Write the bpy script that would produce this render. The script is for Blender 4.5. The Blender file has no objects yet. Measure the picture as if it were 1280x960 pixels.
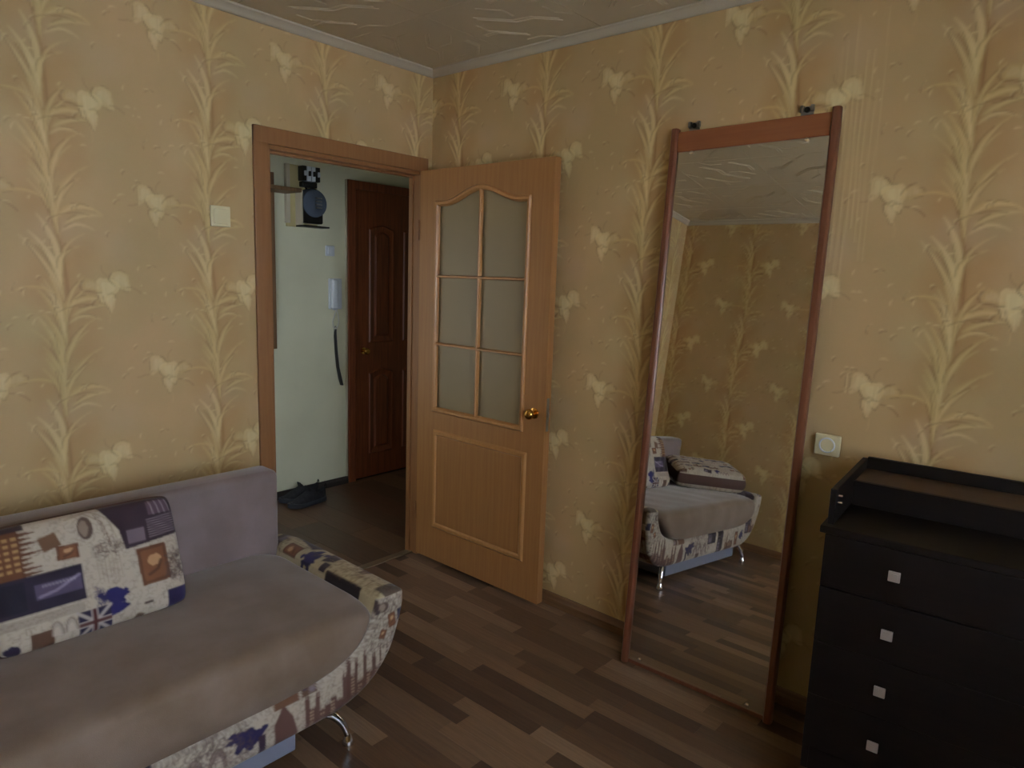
import bpy, bmesh, math, random
import numpy as np
from mathutils import Vector, Matrix

# ------------------------------------------------------------------ camera
sc = bpy.context.scene
C = sc.collection
PI = math.pi
CAM = Vector((-2.4085, -2.6887, 1.5084))
YAW, PITCH, ROLL, FPX = 0.7146, -0.1565, 0.0350, 854.84
F = Vector((math.cos(YAW)*math.cos(PITCH), math.sin(YAW)*math.cos(PITCH), math.sin(PITCH)))
R = Vector((math.sin(YAW), -math.cos(YAW), 0)); U = R.cross(F)
R2 = math.cos(ROLL)*R + math.sin(ROLL)*U
U2 = -math.sin(ROLL)*R + math.cos(ROLL)*U
cd = bpy.data.cameras.new('camera'); cam = bpy.data.objects.new('camera', cd); C.objects.link(cam)
cam.matrix_world = Matrix(((R2.x, U2.x, -F.x, CAM.x), (R2.y, U2.y, -F.y, CAM.y), (R2.z, U2.z, -F.z, CAM.z), (0, 0, 0, 1)))
cd.sensor_width = 36; cd.lens = FPX/1280*36; cd.clip_start = .02
sc.camera = cam

# ------------------------------------------------------------------ world, daylight, exposure
w = bpy.data.worlds.new('world'); sc.world = w; w.use_nodes = True
bg = w.node_tree.nodes['Background']; bg.inputs[0].default_value = (.62, .76, 1, 1); bg.inputs[1].default_value = 1.0
def area(name, loc, rot, sx, sy, power, col):
    l = bpy.data.lights.new(name, 'AREA'); l.shape = 'RECTANGLE'; l.size = sx; l.size_y = sy
    l.energy = power; l.color = col
    o = bpy.data.objects.new(name, l); C.objects.link(o); o.location = loc; o.rotation_euler = rot
    return o
# daylight coming in through the window behind the camera (outside the glass)
area('window_daylight', (-1.85, -3.95, 1.60), (math.radians(-90), 0, PI), 1.9, 1.5, 110, (.76, .86, 1.0))
# added fill lamp, brightens the hall from its far left end
area('hall_fill', (-1.22, .70, 1.25), (0, math.radians(-90), 0), 1.2, .8, 4, (.86, .94, 1.0))
vs = sc.view_settings
vs.view_transform = 'Standard'; vs.look = 'None'; vs.exposure = 0.24; vs.gamma = 1; vs.use_curve_mapping = False

# ------------------------------------------------------------------ helpers
random.seed(4); RNG = np.random.default_rng(7)
def s2l(c):
    c = np.asarray(c, float)/255.0
    return np.where(c <= .04045, c/12.92, ((c+.055)/1.055)**2.4)
def lin(r, g, b): return tuple(float(v) for v in s2l((r, g, b))) + (1,)

def mat(name, col, rough=.6, metal=0, noise=None, bump=0, bscale=200, sheen=0, trans=0, spec=.5, coat=0):
    m = bpy.data.materials.new(name); m.use_nodes = True
    nt = m.node_tree; b = nt.nodes['Principled BSDF']
    b.inputs['Base Color'].default_value = col; b.inputs['Roughness'].default_value = rough
    b.inputs['Metallic'].default_value = metal; b.inputs['Specular IOR Level'].default_value = spec
    b.inputs['Transmission Weight'].default_value = trans; b.inputs['Coat Weight'].default_value = coat
    if sheen: b.inputs['Sheen Weight'].default_value = sheen; b.inputs['Sheen Roughness'].default_value = .4
    tc = nt.nodes.new('ShaderNodeTexCoord')
    if noise:                                   # (scale, other colour, stretch)
        n = nt.nodes.new('ShaderNodeTexNoise'); n.inputs['Scale'].default_value = noise[0]; n.inputs['Detail'].default_value = 5
        mp = nt.nodes.new('ShaderNodeMapping'); mp.inputs['Scale'].default_value = noise[2] if len(noise) > 2 else (1, 1, 1)
        mx = nt.nodes.new('ShaderNodeMix'); mx.data_type = 'RGBA'
        rp = nt.nodes.new('ShaderNodeMapRange'); rp.inputs[1].default_value = .35; rp.inputs[2].default_value = .65
        nt.links.new(tc.outputs['Object'], mp.inputs[0]); nt.links.new(mp.outputs[0], n.inputs['Vector'])
        nt.links.new(n.outputs[0], rp.inputs[0]); nt.links.new(rp.outputs[0], mx.inputs[0])
        mx.inputs[6].default_value = col; mx.inputs[7].default_value = noise[1]
        nt.links.new(mx.outputs[2], b.inputs['Base Color'])
    if bump:
        n2 = nt.nodes.new('ShaderNodeTexNoise'); n2.inputs['Scale'].default_value = bscale; n2.inputs['Detail'].default_value = 4
        bp = nt.nodes.new('ShaderNodeBump'); bp.inputs['Strength'].default_value = bump; bp.inputs['Distance'].default_value = .002
        nt.links.new(tc.outputs['Object'], n2.inputs['Vector']); nt.links.new(n2.outputs[0], bp.inputs['Height'])
        nt.links.new(bp.outputs[0], b.inputs['Normal'])
    return m

def wood(name, c1, c2, rough=.45, scale=6, axis=2, bump=.05, spec=.5):
    st = [14, 14, 14]; st[axis] = .7
    return mat(name, c1, rough, noise=(scale, c2, tuple(st)), bump=bump, bscale=90, spec=spec)

def attr_mat(name, rough, mott=None, bump=0, bscale=300, sheen=0):
    m = mat(name, (1, 1, 1, 1), rough, bump=bump, bscale=bscale, sheen=sheen)
    nt = m.node_tree; b = nt.nodes['Principled BSDF']
    a = nt.nodes.new('ShaderNodeAttribute'); a.attribute_name = 'print'
    out = a.outputs['Color']
    if mott:
        tc = nt.nodes.new('ShaderNodeTexCoord'); n = nt.nodes.new('ShaderNodeTexNoise')
        n.inputs['Scale'].default_value = mott[0]; n.inputs['Detail'].default_value = 3
        cr = nt.nodes.new('ShaderNodeValToRGB'); cr.color_ramp.elements[0].position = .35; cr.color_ramp.elements[1].position = .65
        cr.color_ramp.elements[0].color = mott[1]; cr.color_ramp.elements[1].color = mott[2]
        mx = nt.nodes.new('ShaderNodeMix'); mx.data_type = 'RGBA'; mx.blend_type = 'MULTIPLY'; mx.inputs[0].default_value = 1
        nt.links.new(tc.outputs['Object'], n.inputs['Vector']); nt.links.new(n.outputs[0], cr.inputs[0])
        nt.links.new(out, mx.inputs[6]); nt.links.new(cr.outputs[0], mx.inputs[7]); out = mx.outputs[2]
    nt.links.new(out, b.inputs['Base Color'])
    return m

def obj(name, me, m=None, parent=None, loc=None, rot=None):
    o = bpy.data.objects.new(name, me); C.objects.link(o)
    if m is not None:
        if not me.materials: me.materials.append(m)
    if parent is not None: o.parent = parent
    if loc is not None: o.location = loc
    if rot is not None: o.rotation_euler = rot
    return o
def tag(o, label=None, cat=None, group=None, kind=None):
    if label: o['label'] = label
    if cat: o['category'] = cat
    if group: o['group'] = group
    if kind: o['kind'] = kind
    return o
def empty(name, loc=(0, 0, 0), rot=(0, 0, 0)):
    o = bpy.data.objects.new(name, None); C.objects.link(o); o.location = loc; o.rotation_euler = rot
    o.empty_display_size = .05
    return o

class MB:
    """collects shapes in one bmesh"""
    def __init__(s): s.bm = bmesh.new()
    def box(s, a, b, bev=0, seg=2):
        a = Vector(a); b = Vector(b); c = (a+b)/2; d = b-a
        r = bmesh.ops.create_cube(s.bm, size=1)
        bmesh.ops.scale(s.bm, vec=(abs(d.x), abs(d.y), abs(d.z)), verts=r['verts'])
        bmesh.ops.translate(s.bm, vec=c, verts=r['verts'])
        if bev:
            es = list({e for v in r['verts'] for e in v.link_edges})
            bmesh.ops.bevel(s.bm, geom=es, offset=bev, segments=seg, affect='EDGES', profile=.5)
        return s
    def prism(s, pts, axis, a, b):
        """extrude a 2-D polygon; axis 0: pts=(y,z), 1: (x,z), 2: (x,y)"""
        def P(p, t):
            return {0: (t, p[0], p[1]), 1: (p[0], t, p[1]), 2: (p[0], p[1], t)}[axis]
        v0 = [s.bm.verts.new(P(p, a)) for p in pts]; v1 = [s.bm.verts.new(P(p, b)) for p in pts]
        n = len(pts)
        s.bm.faces.new(v0); s.bm.faces.new(v1[::-1])
        for i in range(n): s.bm.faces.new((v0[i], v0[(i+1) % n], v1[(i+1) % n], v1[i]))
        return s
    def tube(s, pts, rad, n=12, caps=True, flat=None):
        """sweep a circle along points; rad number or list"""
        pts = [Vector(p) for p in pts]; k = len(pts)
        rad = rad if isinstance(rad, (list, tuple)) else [rad]*k
        rings = []; up = None
        for i, p in enumerate(pts):
            t = (pts[min(i+1, k-1)] - pts[max(i-1, 0)]).normalized()
            if up is None: up = Vector((0, 0, 1)) if abs(t.z) < .9 else Vector((1, 0, 0))
            sd = t.cross(up).normalized(); up = sd.cross(t).normalized()
            rings.append([s.bm.verts.new(p + rad[i]*(math.cos(2*PI*j/n)*sd + (flat or 1)*math.sin(2*PI*j/n)*up)) for j in range(n)])
        for i in range(k-1):
            for j in range(n):
                s.bm.faces.new((rings[i][j], rings[i][(j+1) % n], rings[i+1][(j+1) % n], rings[i+1][j]))
        if caps: s.bm.faces.new(rings[0][::-1]); s.bm.faces.new(rings[-1])
        return s
    def lathe(s, prof, origin, axis, n=20):
        """prof: (radius, distance along axis)"""
        ax = Vector(axis).normalized(); up = Vector((0, 0, 1)) if abs(ax.z) < .9 else Vector((1, 0, 0))
        sd = ax.cross(up).normalized(); u2 = sd.cross(ax).normalized(); o = Vector(origin)
        rings = []
        for r, t in prof:
            rings.append([s.bm.verts.new(o + ax*t + max(r, 1e-5)*(math.cos(2*PI*j/n)*sd + math.sin(2*PI*j/n)*u2)) for j in range(n)])
        for i in range(len(rings)-1):
            for j in range(n):
                s.bm.faces.new((rings[i][j], rings[i][(j+1) % n], rings[i+1][(j+1) % n], rings[i+1][j]))
        s.bm.faces.new(rings[0][::-1]); s.bm.faces.new(rings[-1])
        return s
    def mesh(s, name, smooth=False):
        bmesh.ops.recalc_face_normals(s.bm, faces=s.bm.faces)
        me = bpy.data.meshes.new(name); s.bm.to_mesh(me); s.bm.free()
        if smooth:
            me.polygons.foreach_set('use_smooth', [True]*len(me.polygons))
            try: me.set_sharp_from_angle(angle=math.radians(40))
            except Exception: pass
        return me
    def build(s, name, m, parent=None, smooth=False, loc=None, rot=None):
        return obj(name, s.mesh(name, smooth), m, parent, loc, rot)

def grid_mesh(name, V, F, col=None, smooth=True):
    """numpy verts (n,3), quads (m,4), linear colours (n,3)"""
    me = bpy.data.meshes.new(name)
    me.vertices.add(len(V)); me.vertices.foreach_set('co', np.asarray(V, np.float32).ravel())
    me.loops.add(F.size); me.loops.foreach_set('vertex_index', F.astype(np.int32).ravel())
    me.polygons.add(len(F)); me.polygons.foreach_set('loop_start', np.arange(0, F.size, 4, dtype=np.int32))
    me.update(calc_edges=True)
    me.polygons.foreach_set('use_smooth', np.full(len(F), smooth))
    if col is not None:
        a = me.color_attributes.new('print', 'FLOAT_COLOR', 'POINT')
        c4 = np.ones((len(V), 4), np.float32); c4[:, :3] = col
        a.data.foreach_set('color', c4.ravel())
    me.validate()
    return me
def quads(nu, nv, wrap_u=False, wrap_v=False):
    iu = np.arange(nu if wrap_u else nu-1); iv = np.arange(nv if wrap_v else nv-1)
    a, b = np.meshgrid(iu, iv, indexing='ij'); a2 = (a+1) % nu; b2 = (b+1) % nv
    return np.stack([a*nv+b, a2*nv+b, a2*nv+b2, a*nv+b2], -1).reshape(-1, 4)

# ------------------------------------------------------------------ a small painter for flat prints (wallpaper, upholstery)
class Canvas:
    def __init__(s, w, h, px, col, wrap=False):
        s.w, s.h, s.px, s.wrap = w, h, px, wrap
        s.W, s.H = int(round(w/px)), int(round(h/px))
        s.a = np.zeros((s.H, s.W, 4)); s.a[..., :3] = s2l(col)      # 4th channel: relief
    def _offs(s):
        return [(i*s.w, j*s.h) for i in (-1, 0, 1) for j in (-1, 0, 1)] if s.wrap else [(0, 0)]
    def _win(s, x0, y0, x1, y1):
        i0, i1 = max(0, int(x0/s.px)-1), min(s.W, int(x1/s.px)+2); j0, j1 = max(0, int(y0/s.px)-1), min(s.H, int(y1/s.px)+2)
        if i0 >= i1 or j0 >= j1: return None
        X, Y = np.meshgrid((np.arange(i0, i1)+.5)*s.px, (np.arange(j0, j1)+.5)*s.px)
        return slice(j0, j1), slice(i0, i1), X, Y
    def _mix(s, sy, sx, m, col, relief):
        t = s.a[sy, sx]
        if col is not None: t[..., :3] = t[..., :3]*(1-m[..., None]) + s2l(col)*m[..., None]
        if relief is not None: t[..., 3] = t[..., 3]*(1-m) + relief*m
    def stroke(s, pts, wd, col, al=1, relief=None, soft=1.0):
        n = len(pts); wd = wd if isinstance(wd, (list, tuple)) else [wd]*n
        for ox, oy in s._offs():
            P = [(p[0]+ox, p[1]+oy) for p in pts]; mw = max(wd) + soft*s.px
            r = s._win(min(p[0] for p in P)-mw, min(p[1] for p in P)-mw, max(p[0] for p in P)+mw, max(p[1] for p in P)+mw)
            if r is None: continue
            sy, sx, X, Y = r; m = np.zeros_like(X)
            for k in range(n-1):
                ax, ay = P[k]; dx, dy = P[k+1][0]-ax, P[k+1][1]-ay
                t = np.clip(((X-ax)*dx+(Y-ay)*dy)/(dx*dx+dy*dy+1e-12), 0, 1)
                d = np.hypot(X-ax-t*dx, Y-ay-t*dy) - (wd[k]+(wd[k+1]-wd[k])*t)
                m = np.maximum(m, np.clip(.5 - d/(soft*s.px), 0, 1))
            s._mix(sy, sx, m*al, col, relief)
    def poly(s, pts, col, al=1, relief=None):
        for ox, oy in s._offs():
            P = [(p[0]+ox, p[1]+oy) for p in pts]
            r = s._win(min(p[0] for p in P), min(p[1] for p in P), max(p[0] for p in P), max(p[1] for p in P))
            if r is None: continue
            sy, sx, X, Y = r; ins = np.zeros(X.shape, bool)
            for k in range(len(P)):
                x1, y1 = P[k]; x2, y2 = P[(k+1) % len(P)]
                c = ((y1 > Y) != (y2 > Y)) & (X < (x2-x1)*(Y-y1)/((y2-y1) or 1e-9)+x1); ins ^= c
            s._mix(sy, sx, ins*al*1.0, col, relief)
    def rect(s, x0, y0, x1, y1, col, al=1, ang=0, relief=None):
        cx, cy = (x0+x1)/2, (y0+y1)/2; c, n = math.cos(ang), math.sin(ang)
        s.poly([(cx+(x-cx)*c-(y-cy)*n, cy+(x-cx)*n+(y-cy)*c) for x, y in ((x0, y0), (x1, y0), (x1, y1), (x0, y1))], col, al, relief)
    def blob(s, x, y, rx, ry, col, al=1, n=16, jit=.2, relief=None, rnd=random):
        s.poly([(x+rx*(1+jit*rnd.uniform(-1, 1))*math.cos(2*PI*k/n), y+ry*(1+jit*rnd.uniform(-1, 1))*math.sin(2*PI*k/n)) for k in range(n)], col, al, relief)
    def blur(s, n=1):
        for _ in range(n):
            a = s.a
            if s.wrap: s.a = (a + np.roll(a, 1, 0) + np.roll(a, -1, 0) + np.roll(a, 1, 1) + np.roll(a, -1, 1))/5
            else:
                p = np.pad(a, ((1, 1), (1, 1), (0, 0)), 'edge'); s.a = (a + p[:-2, 1:-1] + p[2:, 1:-1] + p[1:-1, :-2] + p[1:-1, 2:])/5
    def sample(s, x, y):
        fx, fy = np.asarray(x)/s.px-.5, np.asarray(y)/s.px-.5
        i, j = np.floor(fx).astype(int), np.floor(fy).astype(int); u, v = (fx-i)[..., None], (fy-j)[..., None]
        def g(i, j):
            if s.wrap: return s.a[j % s.H, i % s.W]
            return s.a[np.clip(j, 0, s.H-1), np.clip(i, 0, s.W-1)]
        return (g(i, j)*(1-u)+g(i+1, j)*u)*(1-v) + (g(i, j+1)*(1-u)+g(i+1, j+1)*u)*v

# ------------------------------------------------------------------ wallpaper print: one roll, 0.53 x 0.62 m repeat
def wallpaper_roll(lo=1.0):
    rr = random.Random(11)
    TW, TH = .53, .62
    base = (204, 174, 126)
    cv = Canvas(TW, TH, .0025, base, wrap=True)
    sx = .265
    pale, cream, brown, ochre = (226, 198, 136), (240, 220, 164), (132, 88, 50), (190, 146, 88)
    # soft ochre clouding round the stem, greenish and pinkish clouds between
    for k in range(14):
        y = k*TH/14
        cv.stroke([(sx+.02*math.sin(k*1.1)-.05, y), (sx+.02*math.sin(k*1.1)+.05, y+.03)], .045, ochre, .24, soft=24)
    for k in range(9): cv.stroke([(rr.random()*TW, rr.random()*TH)]*2, rr.uniform(.03, .07), rr.choice([(190, 172, 124), (206, 180, 146), (210, 190, 140)]), .35, soft=26)
    def arc(x, y, dx, dy, bend, n=9):
        pts = []
        L = math.hypot(dx, dy); nx, ny = -dy/L, dx/L
        for i in range(n):
            t = i/(n-1); b = bend*4*t*(1-t)
            pts.append((x+dx*t+nx*b, y+dy*t+ny*b))
        return pts
    # main stem
    st = [(sx+.010*math.sin(i*2*PI/12), i*TH/12) for i in range(13)]
    cv.stroke(st, .014, (182, 138, 84), .35, soft=9); cv.stroke(st, .005, (168, 124, 74), .6, soft=4)
    cv.stroke([(p[0]+.003, p[1]) for p in st], .0012, brown, .55)
    # leaves: long, sweeping up and away from the stem
    def leaf(x, y, dx, dy, bend, wd, col, al=.85):
        p = arc(x, y, dx, dy, bend); n = len(p)
        prof = [wd*max(.12, math.sin(PI*(i/(n-1))**.8)) for i in range(n)]
        cv.stroke(p, prof, col, al, relief=.8, soft=3.5)
        cv.stroke([(a[0]+.25*wd, a[1]) for a in p], [w_*.3 for w_ in prof], cream, .4, relief=1)
        L = math.hypot(dx, dy); nx, ny = -dy/L, dx/L
        for sgn, a_ in ((1, .75), (-1, .4)):
            e = [(p[i][0]+sgn*nx*prof[i], p[i][1]+sgn*ny*prof[i]) for i in range(1, n-1)]
            k0 = rr.randrange(0, 3); e = e[k0:k0+rr.randint(3, 6)]
            if len(e) > 1: cv.stroke(e, .0012, brown, a_, relief=.3)
    for i in range(4):                        # sheaves of narrow blades sweeping up from the stem
        y = i*TH/4 + rr.uniform(-.03, .03); a0 = rr.uniform(.06, .10)
        for q in range(4):
            leaf(sx-.004*q, y+.022*q, -a0*(1-.2*q)-rr.uniform(0, .02), rr.uniform(.17, .24), -rr.uniform(.012, .03), rr.uniform(.008, .014), rr.choice([pale, cream, (216, 190, 130)]), rr.uniform(.3, .6))
        for q in range(2):
            leaf(sx, y+.06+.03*q, rr.uniform(.05, .14), rr.uniform(.12, .20), rr.uniform(.012, .035), rr.uniform(.008, .013), pale, rr.uniform(.2, .45))
    for y in (.10, .41):                      # drooping side sprays
        leaf(sx, y, .14, .02, .03, .012, pale, .55); leaf(sx+.02, y-.02, .12, .035, .012, .009, (222, 200, 140), .5); leaf(sx+.01, y-.045, .10, .01, .02, .007, cream, .4)
        cv.stroke(arc(sx-.02, y-.005, .12, .02, .012), .0012, brown, .7)
        cv.stroke(arc(sx-.03, y+.06, -.12, .0, -.02), [.002, .003, .004, .004, .004, .003, .003, .002, .001], pale, .6, relief=.8)
    # blossoms: loose iris-like petals, some bright and some faded
    def petal(x, y, w_, h_, a, al, col=cream):
        pts = []
        for q in range(18):
            t = 2*PI*q/18; r_ = 1+rr.uniform(-.10, .10)+.12*math.sin(3*t+a)
            px_, py_ = w_*r_*math.cos(t)*(1+.35*math.sin(t)), h_*r_*math.sin(t)
            pts.append((x+px_*math.cos(a)-py_*math.sin(a), y+px_*math.sin(a)+py_*math.cos(a)))
        cv.poly(pts, col, al, relief=1.0)
        cv.poly([(x+(p[0]-x)*.6+.002, y+(p[1]-y)*.6+.003) for p in pts], (246, 232, 184), al*.6, relief=1.15)
        for q in range(4):
            k0 = rr.randrange(12); cv.stroke(pts[k0:k0+rr.randint(3, 5)], .0013, brown, .7)
        for q in range(3):
            t = rr.uniform(-.5, .5); cv.stroke([(x+t*w_, y-h_*.7), (x+t*w_*1.4, y+h_*.6)], .0006, (186, 152, 100), .4)
    def bloom(x, y, k, al):
        petal(x, y, .026*abs(k), .034*abs(k), -.3*k, al); petal(x+.038*k, y+.030, .020*abs(k), .030*abs(k), .5*k, al*.8)
        petal(x-.034*k, y+.012, .016*abs(k), .026*abs(k), .9*k, al*.5, pale); petal(x+.008*k, y-.045, .013*abs(k), .026*abs(k), .1, al*.9)
        cv.stroke(arc(x-.02*k, y-.03, -.045*k, -.03, .008), .0013, brown, .75); cv.stroke(arc(x+.05*k, y+.01, .035*k, -.02, .006), .0011, brown, .6)
        cv.stroke(arc(x+.004*k, y+.05, -.012*k, .035, .006), .0011, brown, .5)
        cv.stroke(arc(x+.002*k, y-.07, .004, -.05, .004), .0010, (226, 196, 140), .7)
    bloom(sx+.130, .170, 1.35, .7)
    bloom(sx-.190, .480, -1.3, .6)
    # scattered dashes and hair lines
    for k in range(44):
        x, y, a = rr.random()*TW, rr.random()*TH, rr.uniform(-.5, 1.4)
        L = rr.uniform(.012, .03)
        cv.stroke(arc(x, y, L*math.cos(a), L*math.sin(a), L*.15), [.0006, .0014, .002, .0022, .002, .0018, .0014, .001, .0005], cream, .75, relief=1)
        if k % 2: cv.stroke(arc(x+.004, y-.008, L*math.cos(a+.4), L*math.sin(a+.4), L*.2), .0013, brown, .7)
    cv.blur(1)
    return cv
ROLL_CV = wallpaper_roll()
WALL_TINT = np.array([1.0, 1.0, 1.0])
def wall_grid(name, u0, u1, z0, z1, place, seam, offs, step=.005, hole=None, strong=1.0, extra=None):
    """wallpapered plane. place(u,z,h)->xyz arrays; seam: u where a roll starts; offs: vertical shift per roll"""
    us = np.linspace(u0, u1, int((u1-u0)/step)+1); zs = np.linspace(z0, z1, int((z1-z0)/step)+1)
    Ug, Zg = np.meshgrid(us, zs, indexing='ij')
    k = np.floor((Ug-seam)/.53).astype(int); lu = (Ug-seam) - k*.53
    of = np.take(np.array(offs), np.clip(k-int(k.min()), 0, len(offs)-1))
    wob = .012*np.sin(Zg*5+k*2.0)
    s = ROLL_CV.sample(lu+wob, (Zg-of) % .62)
    base = s2l((204, 174, 126))
    col = base + (s[..., :3]-base)*strong
    h = s[..., 3]
    if extra: h, col = extra(Ug, Zg, h, col)
    V = place(Ug.ravel(), Zg.ravel(), (h*.0014).ravel())
    Fq = quads(len(us), len(zs))
    if hole:
        uc = Ug.ravel()[Fq].mean(1); zc = Zg.ravel()[Fq].mean(1)
        Fq = Fq[~((uc > hole[0]) & (uc < hole[1]) & (zc > hole[2]) & (zc < hole[3]))]
    return grid_mesh(name, V, Fq, (col*WALL_TINT).reshape(-1, 3))

# ------------------------------------------------------------------ materials
M = {}
M['paper'] = attr_mat('wallpaper_print', .62, mott=(2.6, (.86, .87, .80, 1), (1.0, .96, .93, 1)), bump=.12, bscale=420)
M['paper_plain'] = mat('wallpaper_back', lin(204, 174, 126), .8)
M['hall_wall'] = mat('hall_paint', lin(226, 224, 196), .6, noise=(3, lin(218, 216, 188)), bump=.1, bscale=60)
M['ceil'] = mat('ceiling_foam', lin(200, 186, 156), .55, bump=.15, bscale=350)
M['ceil_base'] = mat('ceiling_slab', lin(150, 140, 122), .9)
M['crown'] = mat('crown_moulding_white', lin(192, 182, 160), .5)
M['oak'] = wood('door_oak', lin(178, 128, 76), lin(170, 119, 70), .42, 5, 2, bump=.02)
M['oak_light'] = wood('door_beading', lin(196, 144, 88), lin(188, 136, 82), .36, 5, 2, bump=.02)
M['casing'] = wood('door_casing_wood', lin(154, 108, 66), lin(146, 100, 60), .45, 5, 2, bump=.02)
M['dark_door'] = wood('hall_door_wood', lin(138, 74, 42), lin(112, 56, 32), .4, 5, 2)
M['cherry'] = wood('mirror_frame_wood', lin(158, 98, 62), lin(150, 90, 56), .38, 5, 0, bump=.02)
M['cherry_dark'] = wood('mirror_stile_wood', lin(124, 76, 54), lin(114, 68, 48), .33, 5, 2, bump=.02)
M['wenge'] = wood('dresser_wenge', lin(22, 15, 14), lin(17, 12, 12), .5, 6, 1, spec=.22)
M['tray'] = wood('dresser_tray_wood', lin(84, 62, 46), lin(74, 54, 40), .5, 6, 1)
M['frost'] = mat('frosted_glass', lin(182, 162, 120), .42, trans=.35, bump=.12, bscale=160)
M['mirror'] = mat('mirror_silver', (.76, .75, .70, 1), .015, metal=1)
M['glass'] = mat('window_glass', (1, 1, 1, 1), .0, trans=1)
M['brass'] = mat('brass', lin(226, 176, 92), .14, metal=1)
M['chrome'] = mat('chrome', (.82, .84, .88, 1), .08, metal=1)
M['steel'] = mat('zinc_steel', lin(150, 150, 150), .35, metal=1)
M['white_plastic'] = mat('switch_plastic', lin(224, 214, 172), .35)
M['white_phone'] = mat('intercom_plastic', lin(212, 218, 226), .35)
M['knob_silver'] = mat('knob_silver', lin(196, 192, 190), .3, metal=.7)
M['suede'] = mat('taupe_suede', lin(132, 114, 100), .85, noise=(7, lin(117, 97, 79)), bump=.25, bscale=500, sheen=.5)
M['suede_back'] = mat('taupe_suede_back', lin(136, 121, 120), .85, noise=(7, lin(124, 108, 104)), bump=.25, bscale=500, sheen=.5)
M['print'] = attr_mat('city_print_fabric', .8, bump=.25, bscale=700, sheen=.2)
M['gusset'] = mat('brown_gusset_fabric', lin(84, 58, 50), .85, bump=.2, bscale=600)
M['boxgrey'] = mat('storage_box_grey', lin(128, 132, 150), .6)
M['black'] = mat('black_plastic', lin(22, 22, 24), .4)
M['rubber'] = mat('black_rubber', lin(26, 27, 30), .8)
M['shoe'] = mat('shoe_fabric', lin(44, 46, 52), .85, noise=(60, lin(34, 36, 42)), bump=.3, bscale=400)
M['sole'] = mat('shoe_sole', lin(52, 56, 66), .7)
M['base_wood'] = wood('baseboard_wood', lin(132, 98, 66), lin(112, 82, 56), .5, 6, 1)
M['base_dark'] = wood('hall_baseboard_dark', lin(58, 50, 50), lin(48, 42, 42), .5, 6, 0)
M['strip'] = mat('threshold_metal', lin(150, 134, 110), .35, metal=.6)
M['board'] = mat('meter_board', lin(196, 182, 132), .6)
M['meter_glass'] = mat('meter_dark_cover', lin(84, 94, 110), .15)
M['cord'] = mat('white_cord', lin(214, 214, 208), .5)
M['shelfwood'] = wood('coat_rack_wood', lin(126, 96, 66), lin(106, 80, 54), .5, 6, 2)
M['pvc'] = mat('window_pvc', lin(236, 236, 232), .35)

H = 2.50; XL = -2.86; YB = -3.60; XR = .012
def S(o): o['kind'] = 'structure'; return o

# ------------------------------------------------------------------ setting
# floor slab + laminate strips
floor = S(MB().box((XL, YB, -.03), (XR, .02, -.004)).build('floor', M['base_wood']))
TONES = [(150, 123, 98), (128, 102, 80), (105, 82, 65), (91, 69, 55), (110, 84, 64), (138, 110, 86)]
plank_m = [wood('laminate_tone', lin(*t), lin(*[int(v*.90) for v in t]), .38, 9, 1, bump=.03, spec=.4) for t in TONES]
for m_ in plank_m: m_.node_tree.nodes['Principled BSDF'].inputs['Roughness'].default_value = .34
rp = random.Random(5)
strips = []
pw = .0655
nx = int(abs(XL)/pw)+1
for i in range(nx):
    x1 = XR-.006-i*pw; x0 = max(XL, x1-pw)
    y = .02 + rp.uniform(0, .4); last = -1
    while y > YB:
        L = rp.choice([.34, .42, .5, .6]); y0 = y-L
        t = rp.choice([k for k in range(6) if k != last]); last = t
        a, b = max(y0, YB), min(y, .02)
        if b-a > .01: strips.append((x0, x1, a, b, t))
        y = y0
def vis(s):
    c = Vector(((s[0]+s[1])/2, (s[2]+s[3])/2, 0)) - CAM
    z = c.dot(F); X = 640+FPX*c.dot(R2)/z; Y = 480-FPX*c.dot(U2)/z
    if z < .3: return 1e9
    hid = (c + CAM).x < -1.25 and (c+CAM).y > -1.0
    return c.length + (0 if (-120 < X < 1400 and Y < 1080) else 50) + (60 if hid else 0)
strips.sort(key=vis)
def strip_bm(mb, s):
    g = .0003
    mb.box((s[0]+g, s[2]+g, -.006), (s[1]-g, s[3]-g, 0))
for s in strips[:295]:
    mb = MB(); strip_bm(mb, s); mb.build('floor_plank', plank_m[s[4]], floor)
rest = MB(); mids = []
me = bpy.data.meshes.new('floor_planks'); bm = bmesh.new()
for s in strips[295:]:
    g = .0003
    vs_ = [bm.verts.new(p) for p in ((s[0]+g, s[2]+g, 0), (s[1]-g, s[2]+g, 0), (s[1]-g, s[3]-g, 0), (s[0]+g, s[3]-g, 0))]
    lo_ = [bm.verts.new((v.co.x, v.co.y, -.006)) for v in vs_]
    f = bm.faces.new(vs_); f.material_index = s[4]
    for k in range(4):
        f = bm.faces.new((lo_[k], lo_[(k+1) % 4], vs_[(k+1) % 4], vs_[k])); f.material_index = s[4]
bm.to_mesh(me); bm.free()
for m_ in plank_m: me.materials.append(m_)
ro = obj('floor_plank', me, None, floor); ro['kind'] = 'stuff'

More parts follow.
